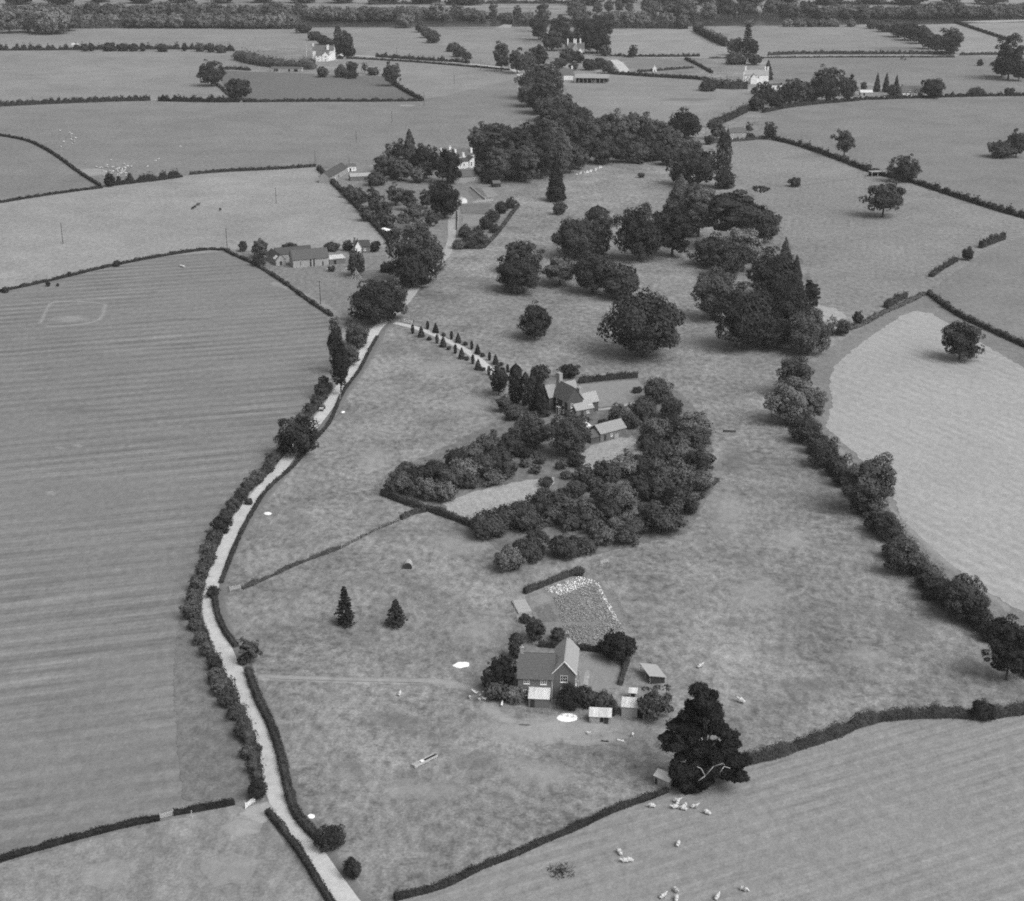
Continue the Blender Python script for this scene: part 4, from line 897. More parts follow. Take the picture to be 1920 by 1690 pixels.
# ------------------------------------------------------------------ buildings
def house(label, x0, y0, x1, y1, cat='house', name='house', group=None):
    """an Empty at the left end of a front wall whose foot runs from x0, y0 to x1, y1 of the photograph; returns it and the wall's length"""
    a, b = G(x0, y0), G(x1, y1); d = b-a
    t = empty(name, a, math.atan2(d.y, d.x)); tag(t, label, cat, group); return t, d.length
def slope(b, p0, p1, q0, q1, th, course):
    """a roof slope from ridge p0-p1 to eave q0-q1 laid in lapped courses"""
    p0, p1, q0, q1 = map(Vector, (p0, p1, q0, q1)); n = ((p1-p0).cross(q0-p0)).normalized()
    if n.z < 0: n = -n
    k = max(1, int((q0-p0).length/course)) if course else 1
    for i in range(k):
        a, c = i/k, (i+1)/k
        u0, u1, v0, v1 = p0.lerp(q0, a), p1.lerp(q1, a), p0.lerp(q0, min(c+.02, 1)), p1.lerp(q1, min(c+.02, 1))
        l = n*th; e = n*(th+(.08 if k > 1 else 0))
        b.quad(u0+l, u1+l, v1+e, v0+e); b.quad(v0+e, v1+e, v1, v0); b.quad(u0, u0+l, v0+e, v0); b.quad(u1, v1, v1+e, u1+l)
    b.quad(p0, q0, q1, p1)
def gable(t, x0, x1, y0, y1, eave, rise, axis, wall, roof, oh=.3, course=.33, th=.1, hip=False, wname='wall', rname='roof', ridge=True):
    w = MB()
    if axis == 'x':
        ym = (y0+y1)/2; A, B = (lambda s, h, z: (x0 if s == 0 else x1, (y0, ym, y1)[h], z)), None
    else:
        xm = (x0+x1)/2; A = lambda s, h, z: ((x0, xm, x1)[h], y0 if s == 0 else y1, z)
    zr = eave+rise
    w.quad(A(0,0,0), A(1,0,0), A(1,0,eave), A(0,0,eave)); w.quad(A(1,2,0), A(0,2,0), A(0,2,eave), A(1,2,eave))
    if hip:
        w.quad(A(0,0,0), A(0,0,eave), A(0,2,eave), A(0,2,0)); w.quad(A(1,2,0), A(1,2,eave), A(1,0,eave), A(1,0,0))
    else:
        w.quad(A(0,0,0), A(0,0,eave), A(0,1,zr), A(0,2,eave), A(0,2,0)); w.quad(A(1,2,0), A(1,2,eave), A(1,1,zr), A(1,0,eave), A(1,0,0))
    wo_ = w.build(wname, M[wall], t)
    r = MB(); half = ((y1-y0) if axis == 'x' else (x1-x0))/2; dz = rise/half*oh
    lo, hi = (x0, x1) if axis == 'x' else (y0, y1); lo -= oh*.7; hi += oh*.7
    c0 = (y0+y1)/2 if axis == 'x' else (x0+x1)/2
    def Q(s, o, z): return (s, c0+o, z) if axis == 'x' else (c0+o, s, z)
    hl = half*.8 if hip else 0
    for sg in (-1, 1):
        slope(r, Q(lo+hl, 0, zr), Q(hi-hl, 0, zr), Q(lo, sg*(half+oh), eave-dz), Q(hi, sg*(half+oh), eave-dz), th, course)
    if hip:
        for e, rr in ((lo, lo+hl), (hi, hi-hl)):
            r.quad(Q(rr, 0, zr+th), Q(e, -(half+oh), eave-dz+th), Q(e, half+oh, eave-dz+th))
    if ridge:
        r.box(*((lo+hl, hi-hl, c0-.12, c0+.12) if axis == 'x' else (c0-.12, c0+.12, lo+hl, hi-hl)), zr+th-.02, zr+th+.09)
    ro = r.build(rname, M[roof], t); return wo_, ro
def window(t, c, w, h, face='front', pane='glass', bars=2, frame='paint', sill=True):
    """c: centre on the wall in the house's own metres; face: which way it looks"""
    o = bpy.data.objects.new('window', None)
    f = MB(); k = .09
    f.box(-w/2, w/2, -.05, .02, h/2-k, h/2); f.box(-w/2, w/2, -.05, .02, -h/2, -h/2+k)
    f.box(-w/2, -w/2+k, -.05, .02, -h/2+k, h/2-k); f.box(w/2-k, w/2, -.05, .02, -h/2+k, h/2-k)
    for i in range(1, bars+1):
        x = -w/2+w*i/(bars+1); f.box(x-.035, x+.035, -.045, .02, -h/2+k, h/2-k)
    if bars: f.box(-w/2+k, w/2-k, -.04, .02, -.03, .03)
    rz = {'front': 0, 'right': math.pi/2, 'back': math.pi, 'left': -math.pi/2}[face]
    fr = f.build('window', M[frame], t, c); fr.rotation_euler = (0, 0, rz)
    MB().quad((-w/2, -.012, -h/2), (w/2, -.012, -h/2), (w/2, -.012, h/2), (-w/2, -.012, h/2)).build('pane', M[pane], fr)
    if sill: MB().box(-w/2-.1, w/2+.1, -.14, .02, -h/2-.14, -h/2-.003).build('sill', M[frame], fr)
    return fr
def chimney(t, x, y, z0, z1, w, d, mat='brick', pots=2):
    b = MB().box(x-w/2, x+w/2, y-d/2, y+d/2, z0, z1); b.box(x-w/2-.07, x+w/2+.07, y-d/2-.07, y+d/2+.07, z1+.003, z1+.16)
    c = b.build('chimney', M[mat], t)
    for i in range(pots):
        px_ = x+(i-(pots-1)/2)*w/max(pots, 1); MB().bar((px_, y, z1+.16), (px_, y, z1+.65), .14, 8, .11).build('chimney_pot', M['pot'], c)
    return c
def door(t, x, y, w, h, mat='wood_dark', face='front'):
    b = MB().box(-w/2, w/2, -.05, .02, 0.02, h); o = b.build('door', M[mat], t, (x, y, 0))
    if face == 'left': o.rotation_euler = (0, 0, -math.pi/2)
    if face == 'right': o.rotation_euler = (0, 0, math.pi/2)
    return o
def leanto(t, x0, x1, y0, y1, zh, zl, wall, roof, high='back', oh=.2, wname='lean_to_wall', rname='lean_to_roof', ribs=True):
    w = MB(); za, zb = (zl, zh) if high == 'back' else (zh, zl)
    w.quad((x0,y0,0),(x1,y0,0),(x1,y0,za),(x0,y0,za)); w.quad((x0,y1,0),(x0,y1,zb),(x1,y1,zb),(x1,y1,0))
    w.quad((x0,y0,0),(x0,y0,za),(x0,y1,zb),(x0,y1,0)); w.quad((x1,y0,0),(x1,y1,0),(x1,y1,zb),(x1,y0,za)); w.build(wname, M[wall], t)
    r = MB(); k = (zb-za)/(y1-y0); a0, a1 = y0-oh*(high == 'back'), y1+oh*(high != 'back'); z0, z1 = za+k*(a0-y0), zb+k*(a1-y1)
    n = max(2, int((x1-x0+.3)/.18)) if ribs else 1
    for i in range(n):
        xa = x0-.15+(x1-x0+.3)*i/n; xb = x0-.15+(x1-x0+.3)*(i+1)/n; xm = (xa+xb)/2; hgt = .05 if ribs else 0
        r.quad((xa,a0,z0+.04),(xm,a0,z0+.04+hgt),(xm,a1,z1+.04+hgt),(xa,a1,z1+.04)); r.quad((xm,a0,z0+.04+hgt),(xb,a0,z0+.04),(xb,a1,z1+.04),(xm,a1,z1+.04+hgt))
    r.quad((x0-.15,a0,z0),(x0-.15,a1,z1),(x1+.15,a1,z1),(x1+.15,a0,z0)); r.quad((x0-.15,a0,z0),(x1+.15,a0,z0),(x1+.15,a0,z0+.05),(x0-.15,a0,z0+.05))
    r.build(rname, M[roof], t)

# the near cottage
t, L = house('brick cottage with slate roof and gabled wing in the near pasture', 971, 1312, 1037, 1315, name='cottage')
gable(t, 0, L, 0, 9.0, 5.1, 3.2, 'x', 'brick', 'slate', oh=.3)
gable(t, L+.02, L+4.3, .9, 11.5, 6.2, 2.5, 'y', 'brick', 'tile', oh=.32, wname='wing_wall', rname='wing_roof')
bb = MB()
for sg in (-1, 1):
    cx = L+2.16; bb.bar((cx, .62, 8.78), (cx+sg*2.5, .62, 5.9), .11, 4)
bb.build('bargeboard', M['paint'], t)
for x, z, w, h in ((1.75, 4.3, 1.15, 1.0), (5.2, 4.3, 1.2, 1.0), (1.75, 1.75, 1.25, 1.25)): window(t, (x, 0, z), w, h)
for z in (4.75, 1.9): window(t, (L+2.1, .9, z), 1.45, 1.5)
window(t, (L+4.3, 5.0, 4.6), 1.0, 1.2, 'right'); window(t, (L+4.3, 5.0, 1.8), 1.0, 1.2, 'right'); window(t, (0, 5.0, 4.3), 1.0, 1.0, 'left')
leanto(t, 2.4, 6.5, -2.8, -.01, 3.0, 2.1, 'brick', 'iron')
door(t, 3.2, -2.8, .9, 1.9)
chimney(t, .45, 4.5, 7.9, 9.5, .7, .6, 'stone', 1); chimney(t, L+2.1, 11.2, 8.2, 9.6, .8, .6, 'brick', 2)
MB().bar((L-.25, -.08, .1), (L-.25, -.08, 5.0), .05, 6).build('drainpipe', M['paint'], t)
# its sheds and hutments
t, L = house('low shed with streaked pale iron roof beside the lime patch', 1105, 1357, 1145, 1359, 'shed', 'shed')
leanto(t, 0, L, 0, 2.4, 2.3, 1.7, 'wood', 'iron', wname='wall', rname='roof'); door(t, 3.3, 0, .9, 1.5); MB().box(.3, 1.9, -.12, .02, .1, .9).build('trough', M['stone'], t); MB().box(2.1, 2.75, -.06, .02, .5, 1.5).build('hatch', M['dark'], t)
t, L = house('pale iron roofed shed with dark doorway under the pear tree', 1165, 1344, 1208, 1347, 'shed', 'shed')
leanto(t, 0, L, 0, 2.8, 2.9, 2.3, 'stone', 'iron', wname='wall', rname='roof'); door(t, 3.7, 0, 1.1, 1.9, 'dark')
t, L = house('tiny iron roofed privy behind the pear tree shed', 1179, 1312, 1193, 1313, 'shed', 'privy')
leanto(t, 0, L, 0, 1.6, 1.9, 1.6, 'wood', 'iron', wname='wall', rname='roof'); door(t, .8, 0, .7, 1.4, 'dark')
t, L = house('open fronted shed with sagging pale roof above the pear tree', 1218, 1283, 1245, 1281, 'shed', 'open_shed')
for o in (t,): o.rotation_euler.z += 0.0
w = MB(); w.box(0, .12, 0, .12, 0, 2.0); w.box(-.9, -.78, 4.6, 4.72, 0, 2.2); w.box(-.45, -.33, 2.3, 2.42, 0, 2.1); w.build('post', M['deadwood'], t)
MB().quad((3.2,0,0),(2.4,4.7,0),(2.4,4.7,1.6),(3.2,0,1.5)).quad((0,0,0),(3.2,0,0),(3.2,0,1.5),(0,0,2.0)).build('wall', M['wood_dark'], t)
MB().quad((-.2,-.3,2.1),(3.5,-.3,1.5),(2.6,5.0,1.7),(-1.1,5.0,2.35)).quad((-.2,-.3,2.02),(-1.1,5.0,2.27),(2.6,5.0,1.62),(3.5,-.3,1.42)).quad((-.2,-.3,2.02),(3.5,-.3,1.42),(3.5,-.3,1.5),(-.2,-.3,2.1)).quad((-.2,-.3,2.02),(-.2,-.3,2.1),(-1.1,5.0,2.35),(-1.1,5.0,2.27)).build('roof', M['tile_pale'], t)
t, L = house('small wooden hut with pale roof beside the gnarled oak', 1226, 1468, 1254, 1481, 'hut', 'hut')
gable(t, 0, L, 0, 2.3, 1.7, .7, 'x', 'wood', 'white', oh=.15, course=None, th=.05); door(t, .5, 0, .5, 1.2)
t, L = house('domed poultry ark alone on the pasture above the spruces', 756, 1068, 773, 1068, 'hen house', 'poultry_ark')
ar = MB(); K = 9
for i in range(K):
    a, b = math.pi*i/K, math.pi*(i+1)/K; A = lambda q, y: (L/2-L/2*math.cos(q), y, 1.5*math.sin(q)**.8+.25)
    ar.quad(A(a, 0), A(a, 2.2), A(b, 2.2), A(b, 0))
ar.build('roof', M['tile_pale'], t)
MB().quad(*[(L/2-L/2*math.cos(math.pi*i/K), .03, 1.5*max(math.sin(math.pi*i/K), 0)**.8+.25) for i in range(K+1)]).build('front', M['wood_dark'], t)
MB().box(.05, .2, .05, 2.15, 0, .26).box(L-.2, L-.05, .05, 2.15, 0, .26).build('skid', M['wood'], t)
t, L = house('long feed trough on skids in the lower cottage pasture', 775, 1440, 818, 1418, 'trough', 'feed_trough')
MB().box(0, L, -.5, -.42, .15, .6).box(0, L, .42, .5, .15, .6).box(0, .08, -.42, .42, .15, .6).box(L-.08, L, -.42, .42, .15, .6).build('side', M['deadwood'], t)
MB().box(.08, L-.08, -.42, .42, .15, .3).build('base', M['dark'], t); MB().box(1.9, 2.6, -.4, .4, .31, .52).build('sack', M['white'], t); MB().box(.1, 1.6, -.42, .42, .5, .58).build('lid', M['wood'], t)
for x in (.4, L-.6): MB().box(x, x+.25, -.55, .55, 0, .15).build('skid', M['wood'], t)
t, L = house('flat pale cold frames along the vegetable plot fence', 972, 1152, 998, 1149, 'cold frame', 'cold_frame')
MB().box(0, L, 0, 6.4, 0, .35).build('frame', M['stone'], t)
for i in range(4): MB().box(.08, L-.08, .1+i*1.6, 1.55+i*1.6, .355, .4).build('light_panel', M['tile_pale'], t)

# the brick farmhouse
a, b = G(1036, 768), G(1064, 783); t = empty('farmhouse', a, math.atan2((b-a).y, (b-a).x)); L = (b-a).length
tag(t, 'dark brick farmhouse with steep roofs and tall chimneys behind cypresses', 'house')
gable(t, 0, L, 0, 5.6, 5.2, 3.7, 'x', 'brick_dark', 'slate', oh=.3)
gable(t, -3.6, .9, -2.0, 9.0, 4.8, 3.0, 'y', 'brick_dark', 'tile', oh=.3, wname='rear_wing_wall', rname='rear_wing_roof')
gable(t, L-4.1, L-.05, 3.0, 11.5, 3.6, 2.5, 'y', 'brick_dark', 'tile_pale', oh=.25, wname='service_wing_wall', rname='service_wing_roof')
for x, z in ((2.6, 3.9), (6.4, 3.9), (2.6, 1.4), (6.4, 1.4)): window(t, (x, 0, z), .85, 1.3, bars=1)
window(t, (-1.35, -2.0, 3.9), .9, 1.4, bars=1); window(t, (-1.35, -2.0, 1.4), 1.0, 1.4, bars=1); window(t, (L, 1.6, 3.6), .9, 1.3, 'right', bars=1); window(t, (L, 1.6, 1.3), .9, 1.3, 'right', bars=1)
door(t, 4.5, 0, 1.0, 2.1, 'paint'); MB().box(3.7, 5.3, -1.1, -.02, 2.3, 2.45).box(3.75, 3.87, -1.05, -.93, 0, 2.3).box(5.13, 5.25, -1.05, -.93, 0, 2.3).build('porch', M['paint'], t)
chimney(t, -.6, 2.8, 7.0, 11.3, 1.9, 1.2, 'stone', 3); chimney(t, L-1.2, 5.0, 4.5, 8.4, 1.6, 1.0, 'stone', 2)
t, L = house('low yard building with light roof beyond the farmhouse', 1080, 784, 1113, 778, 'outbuilding', 'outbuilding')
gable(t, 0, L, 0, 4.2, 2.4, 1.7, 'x', 'brick', 'tile_pale', oh=.2); door(t, 2.2, 0, 1.0, 1.9); window(t, (4.2, 0, 1.4), .9, .8, bars=1)
MB().box(4.6, 6.2, .5, .9, 3.2, 3.3).build('skylight', M['white'], t)
t, L = house('long tiled outbuilding at the top of the orchard meadow', 1108, 833, 1172, 816, 'outbuilding', 'outbuilding')
gable(t, 0, 3.3, 0, 4.4, 1.9, 1.4, 'x', 'brick_dark', 'slate', oh=.2, wname='lower_wall', rname='lower_roof'); gable(t, 3.32, L, -.3, 4.9, 2.6, 1.9, 'x', 'brick', 'tile', oh=.25)
door(t, 5.2, -.3, .9, 1.9); window(t, (7.6, -.3, 1.4), .8, .8, bars=1); MB().box(8.6, 10.2, -.5, -.32, 0, 1.3).build('screen', M['wood'], t)
t, L = house('small white lean-to store in the farmhouse yard', 1096, 812, 1108, 809, 'store', 'store')
leanto(t, 0, L, 0, 2.2, 2.3, 1.8, 'stone', 'white', wname='wall', rname='roof'); door(t, .9, 0, .7, 1.5)

# the barn group by the lane
t, L = house('large weatherboarded barn with tall plank doors in the farmyard', 550, 503, 617, 497.5, 'barn', 'barn')
gable(t, 0, L, 0, 8.0, 3.6, 3.3, 'x', 'wood', 'slate', oh=.3)
for i in range(5): MB().box(L*.42+i*.72, L*.42+i*.72+.68, -.08, -.02, .05, 3.3).build('plank', M['wood_dark' if i % 2 else 'wood'], t)
door(t, L*.83, 0, .5, 1.9, 'dark'); MB().box(L*.2, L*.2+.25, -.03, .02, .6, 2.6).build('slit', M['dark'], t)
gable(t, -4.5, L*.72, 14.0, 19.5, 3.2, 2.2, 'x', 'wood', 'slate_dark', oh=.25, wname='rear_range_wall', rname='rear_range_roof', course=None)
t, L = house('small barn with a white patched roof at the western end of the farmyard', 518, 499, 536, 497, 'barn', 'barn')
gable(t, 0, L, 0, 13.0, 2.6, 2.1, 'y', 'stone', 'slate_dark', oh=.25)
MB().quad((-.28, .6, 2.72), (-.28, 3.6, 2.72), (1.2, 3.6, 4.0), (1.2, .6, 4.0)).build('roof_patch', M['iron'], t); door(t, L/2, 0, 1.0, 1.8)
t, L = house('low shed with bright white roof against the large barn', 618, 497, 648, 494, 'shed', 'shed')
leanto(t, 0, L, 0, 5.0, 3.0, 2.4, 'brick', 'iron', wname='wall', rname='roof'); door(t, 2.5, 0, 1.0, 1.8, 'dark')
t, L = house('small farm cottage with white gable behind the willow', 664, 476, 694, 475, name='cottage')
gable(t, 0, L, 0, 5.0, 3.2, 2.2, 'x', 'brick', 'slate_dark', oh=.2); window(t, (1.8, 0, 1.8), .9, 1.0, bars=1); window(t, (4.8, 0, 1.8), .9, 1.0, bars=1); door(t, 3.3, 0, .9, 1.9); chimney(t, .5, 2.5, 4.9, 6.6, .8, .7, 'brick', 2)
gable(t, .4, 3.2, -1.6, 4.0, 3.2, 2.6, 'y', 'white', 'slate', oh=.15, wname='gable_wing_wall', rname='gable_wing_roof')
t = empty('pole_stack', G(668, 523)); tag(t, 'wigwam of stacked poles under the willow in the farmyard', 'pole stack')
for i in range(16):
    a = i*6.283/16; r_ = random.uniform(2.0, 3.0); MB().bar((math.cos(a)*r_, math.sin(a)*r_, 0), (math.cos(a+3)*.3, math.sin(a+3)*.3, random.uniform(3.6, 4.6)), .1, 5, .06).build('pole', M['wood' if i % 3 else 'deadwood'], t)
for x, y, w_, dd in ((648,505,8,0),(640,510,9,1),(650,521,14,1),(612,505,9,1)):
    o = MB(); 
    for i in range(4): o.bar((0, i*.3, .12+.02*i), (w_/4.3, i*.3+random.uniform(-.2, .2), .15+.02*i), .11, 5)
    o = o.build('timber_pile', M['deadwood'], None, G(x, y)); tag(o, 'loose pale timber lying about the farmyard', 'timber', 'pale timber in the farmyard')

# villa gardens
for poly, mt in (([(878,358),(895,352),(912,366),(890,374)],'bed'),([(900,352),(920,352),(935,368),(915,372)],'lawn'),([(862,385),(922,382),(915,402),(865,400)],'bed'),([(868,405),(918,404),(905,425),(868,425)],'lawn'),([(760,330),(830,328),(826,340),(770,342)],'lawn'),([(770,400),(800,398),(796,412),(772,412)],'plot')):
    S('garden_bed', poly, FM[mt])
t, L = house('glasshouse with pale lights in the villa garden', 657, 340, 697, 338, 'glasshouse', 'glasshouse')
gable(t, 0, L, 0, 5.0, 2.4, 1.4, 'x', 'brick', 'tile_pale', oh=.1, course=1.2, th=.05)
t, L = house('dark slate roofed stable range at the corner of the villa garden', 633, 336, 652, 325, 'stable', 'stable')
gable(t, -13, L, 0, 6.5, 3.4, 2.5, 'x', 'stone', 'slate_dark', oh=.25, course=None); door(t, 2.0, 0, 1.0, 2.0); window(t, (-4, 0, 2.0), 1.0, 1.0, bars=1); window(t, (-8, 0, 2.0), 1.0, 1.0, bars=1)
t, L = house('little white walled store between the stable and shrubbery', 652, 322, 668, 321, 'store', 'store')
gable(t, 0, L, 0, 4.0, 2.8, 1.2, 'x', 'white', 'slate', oh=.2, course=None); door(t, 1.6, 0, 1.0, 1.9, 'dark'); window(t, (3.6, 0, 1.7), .9, .9, bars=1)
t, L = house('pale roofed van body by the garden hedge', 714, 438, 727, 442, 'hut', 'van_body_hut')
leanto(t, 0, L, 0, 2.2, 2.4, 2.2, 'wood_dark', 'white', wname='wall', rname='roof'); door(t, L*.7, 0, .8, 1.7, 'dark')
t, L = house('garden cottage with white gable edging under the large lane tree', 740, 446, 778, 446, name='cottage')
gable(t, 0, L, 0, 5.5, 3.2, 2.6, 'x', 'brick', 'slate', oh=.25); chimney(t, .7, 2.8, 5.3, 7.0, .8, .7); window(t, (2.5, 0, 1.8), 1.0, 1.1, bars=1); door(t, 5.0, 0, .9, 1.9)
t, L = house('white villa with many tall chimneys at the edge of the wood', 851, 318, 896, 313, name='villa')
gable(t, 0, L*.63, 0, 5.0, 3.9, 1.6, 'x', 'white', 'slate_dark', oh=.2, course=None, wname='low_wing_wall', rname='low_wing_roof')
gable(t, L*.63+.02, L, -.6, 6.0, 4.2, 1.9, 'y', 'white', 'slate_dark', oh=.2, course=None, wname='gable_wing_wall', rname='gable_wing_roof')
gable(t, .5, L+1.5, 6.5, 16.5, 6.2, 3.0, 'x', 'white', 'slate', oh=.3, course=None, hip=True)
for x, y in ((4.6, 0), (6.9, 0)): window(t, (x, y, 2.1), .8, 1.6, bars=0)
for x in (L*.63+1.3, L-1.3): window(t, (x, -.6, 2.2), .9, 2.2, bars=0)
for x, y, z0, z1, w_ in ((-1.5, 12.0, 5.0, 10.5, 1.3), (2.4, 8.0, 6.5, 9.4, 1.6), (4.6, 12.5, 7.5, 11.0, 1.3), (5.8, 8.2, 6.5, 9.8, 1.2), (8.4, 3.5, 5.0, 8.3, 1.4), (L+.3, 8.0, 6.5, 9.6, 1.2)): chimney(t, x, y, z0, z1, w_, 1.0, 'white', 2)
t, L = house('long grey roofed coach house in front of the white villa', 868, 343, 913, 340, 'coach house', 'coach_house')
gable(t, -5.0, L, 0, 7.0, 3.4, 2.6, 'x', 'stone', 'slate', oh=.25, course=None); window(t, (6.4, 0, 2.0), .9, 1.1, bars=1); window(t, (7.6, 0, 2.0), .9, 1.1, bars=1); door(t, 11.0, 0, 1.2, 2.2)
t, L = house('little dark garden shed at the park end of the coach house', 925, 352, 939, 351, 'shed', 'garden_shed')
gable(t, 0, L, 0, 3.4, 2.2, 1.2, 'x', 'wood_dark', 'slate', oh=.2, course=None); door(t, 1.0, 0, .8, 1.8, 'dark')
t, L = house('white greenhouse gable against the kitchen garden wall', 866, 382, 876, 381, 'greenhouse', 'greenhouse')
gable(t, 0, L, 0, 3.5, 1.8, 1.0, 'y', 'white', 'iron', oh=.1, course=None)
for lb, pts, h_ in (('low pale wall stepping down the kitchen garden', [(882,352),(898,366),(910,376)], 1.0), ('pale fence across the kitchen garden', [(886,381),(905,379),(925,377)], 1.0), ('pale curved wall along the villa lane', [(858,396),(859,415),(858,432)], 1.6), ('pale garden edging wall behind the kitchen beds', [(920,405),(926,398),(929,390)], .6)):
    C = [G(x, y) for x, y in pts]; t = empty('garden_wall', C[0]); tag(t, lb, 'wall')
    for a, b in zip(C, C[1:]):
        d = (b-a).normalized(); s = Vector((d.y, -d.x, 0))*.17; a = a-C[0]; b = b-C[0]; w = MB(); u = Vector((0, 0, h_))
        w.quad(a+s, b+s, b+s+u, a+s+u); w.quad(b-s, a-s, a-s+u, b-s+u); w.quad(a+s+u, b+s+u, b-s+u, a-s+u); w.quad(a-s, a+s, a+s+u, a-s+u); w.quad(b+s, b-s, b-s+u, b+s+u)
        w.build('wall_length', M['white' if 'white' in lb else 'tile_pale'], t)

# lane wall of pale stones under the large tree
t = empty('lane_wall', G(806, 510)); tag(t, 'pale stone wall beside the lane under the very large tree', 'wall'); C = [G(x, y) for x, y in ((804,512),(814,500),(822,490),(832,478))]
for a, b in zip(C, C[1:]):
    n = int((b-a).length/1.4)
    for i in range(n):
        p = a.lerp(b, (i+.5)/n)-C[0]+(C[0]-Vector(t.location)); MB().box(p.x-.3, p.x+.3, p.y-.62, p.y+.62, 0, random.uniform(1.3, 1.9)).build('stone', M['tile_pale'], t)

t = empty('rockery', G(1083, 326)); tag(t, 'curving rockery of pale boulders at the park edge of the villa wood', 'rockery'); rk = random.Random(4); C = smooth_path([(1082,327),(1098,324),(1114,320),(1128,314)], 1.6)
for c in C:
    q = c-Vector(t.location); q.x += rk.uniform(-.6, .6); q.y += rk.uniform(-.8, .8); w, h = rk.uniform(.6, 1.2), rk.uniform(.5, 1.3); b = MB()
    b.bar((q.x, q.y, -.1), (q.x+rk.uniform(-.2, .2), q.y, h), w, 6, w*rk.uniform(.3, .7)); b.build('boulder', M['pot'], t)
# far houses
t, L = house('white farmhouse with slate roof and broad chimney above the crop field', 586, 114, 626, 114, name='farmhouse')
gable(t, 0, L, 2.0, 13.0, 9.0, 4.0, 'x', 'white', 'slate', oh=.3, course=None)
gable(t, L*.2, L*.80, -6.0, 1.9, 5.2, 3.4, 'x', 'white', 'slate', oh=.2, course=None, wname='front_wing_wall', rname='front_wing_roof')
gable(t, L*.5, L*.81, -6.6, 1.6, 5.4, 3.2, 'y', 'white', 'slate', oh=.2, course=None, wname='front_gable_wall', rname='front_gable_roof')
for x, z in ((L*.3, 4.0), (L*.3, 1.5)): window(t, (x, -6.0, z), 1.5, 1.2, bars=1)
for z in (4.2, 1.5): window(t, (L*.655, -6.6, z), 1.6, 1.2, bars=1)
chimney(t, L*.72, 3.4, 8.0, 13.6, 2.2, 1.4, 'white', 2); chimney(t, .5, 7.0, 10.0, 14.6, 1.4, 1.2, 'white', 1)
t, L = house('little white roofed garage beside the white farmhouse', 632, 111, 643, 111, 'garage', 'garage'); gable(t, 0, L, 0, 5, 2.6, 1.4, 'y', 'wood_dark', 'iron', oh=.15, course=None); door(t, L/2, 0, 1.6, 1.9, 'dark')
t, L = house('low open cart sheds along the crop field', 507, 134, 566, 135, 'cart shed', 'cart_shed')
leanto(t, 0, L, 0, 5.0, 3.6, 2.8, 'wood', 'slate', wname='wall', rname='roof', ribs=False)
for x in (L*.14, L*.21, L*.6, L*.78, L*.84): door(t, x, 0, 1.6, 2.2, 'dark')
t, L = house('tiny white building on the long far hedgerow', 135, 93, 146, 93, 'shed', 'shed'); gable(t, 0, L, 0, 4, 4.2, 1.6, 'x', 'white', 'iron', oh=.2, course=None); door(t, L/2, 0, 1.0, 1.9)
t, L = house('far farmhouse with clustered pale chimneys among the farm trees', 1066, 104, 1096, 104, name='farmhouse')
gable(t, 0, L, 4, 12, 6.5, 4.5, 'x', 'stone', 'slate', oh=.3, course=None); gable(t, 3.5, 9.5, -1, 3.9, 6.0, 5.0, 'y', 'stone', 'tile', oh=.2, course=None, wname='front_gable_wall', rname='front_gable_roof'); gable(t, 8.5, 13.5, -4, 3.0, 4.0, 2.6, 'y', 'white', 'tile_pale', oh=.2, course=None, wname='porch_wall', rname='porch_roof')
for x, y in ((-.5, 8), (5.5, 8), (7.0, 3), (11.5, 8)): chimney(t, x, y, 8, 14.5, 1.3, 1.2, 'white', 1)
window(t, (6.5, -1, 3.5), 1.4, 1.6, bars=1); window(t, (11, -4, 1.6), 1.4, 1.6, bars=1)
t, L = house('grey roofed barn with white wall at the far farm', 1047, 151, 1075, 151, 'barn', 'barn')
gable(t, -2, L, 0, 12, 4.2, 4.6, 'x', 'stone', 'slate', oh=.3, course=None); MB().box(4.5, L-.3, -.2, -.05, .2, 4.0).build('white_wall', M['white'], t); chimney(t, L-1, 6, 8, 11, 1.2, 1.0, 'white', 1)
t, L = house('long open cattle shed with posts at the far farm', 1078, 156, 1140, 157, 'cattle shed', 'cattle_shed')
MB().quad((-.5,-1,4.4),(L+.5,-1,4.4),(L+.5,10,6.4),(-.5,10,6.4)).quad((-.5,-1,4.2),(-.5,10,6.2),(L+.5,10,6.2),(L+.5,-1,4.2)).quad((-.5,-1,4.2),(L+.5,-1,4.2),(L+.5,-1,4.4),(-.5,-1,4.4)).build('roof', M['tile'], t)
MB().quad((0,9.6,0),(L,9.6,0),(L,9.6,6.1),(0,9.6,6.1)).build('rear_wall', M['wood_dark'], t)
for i in range(9): MB().box(L*i/8-.2, L*i/8+.2, -.4, 0, 0, 4.3).build('post', M['stone'], t)
for i in range(3): MB().box(L*(.52+.0), L*.68, -2+i*.6, -1.8+i*.6, .4+i*.9, .6+i*.9).build('rail', M['tile_pale'], t)
t, L = house('little white hut in the far farm paddock', 1224, 135, 1231, 135, 'hut', 'hut'); gable(t, 0, L, 0, 3.0, 3.2, 2.2, 'y', 'white', 'iron', oh=.15, course=None); door(t, L/2, 0, .9, 1.9)
t, L = house('white gabled house behind the low thicket', 1396, 158, 1442, 158, name='house')
gable(t, .5, L, 4, 12, 7.0, 3.6, 'x', 'white', 'tile', oh=.3, course=None); gable(t, 5, 10, 0, 3.9, 5.0, 3.0, 'y', 'white', 'slate', oh=.2, course=None, wname='front_gable_wall', rname='front_gable_roof')
for x in (1.4, L-2.5, L-.2): chimney(t, x, 8, 9, 13.0, 1.3, 1.1, 'white', 1)
chimney(t, -.2, 5, 0, 9.0, 1.2, 1.2, 'white', 1); window(t, (3, 4, 5), 1.3, 1.3, bars=1); window(t, (12, 4, 5), 1.3, 1.3, bars=1)
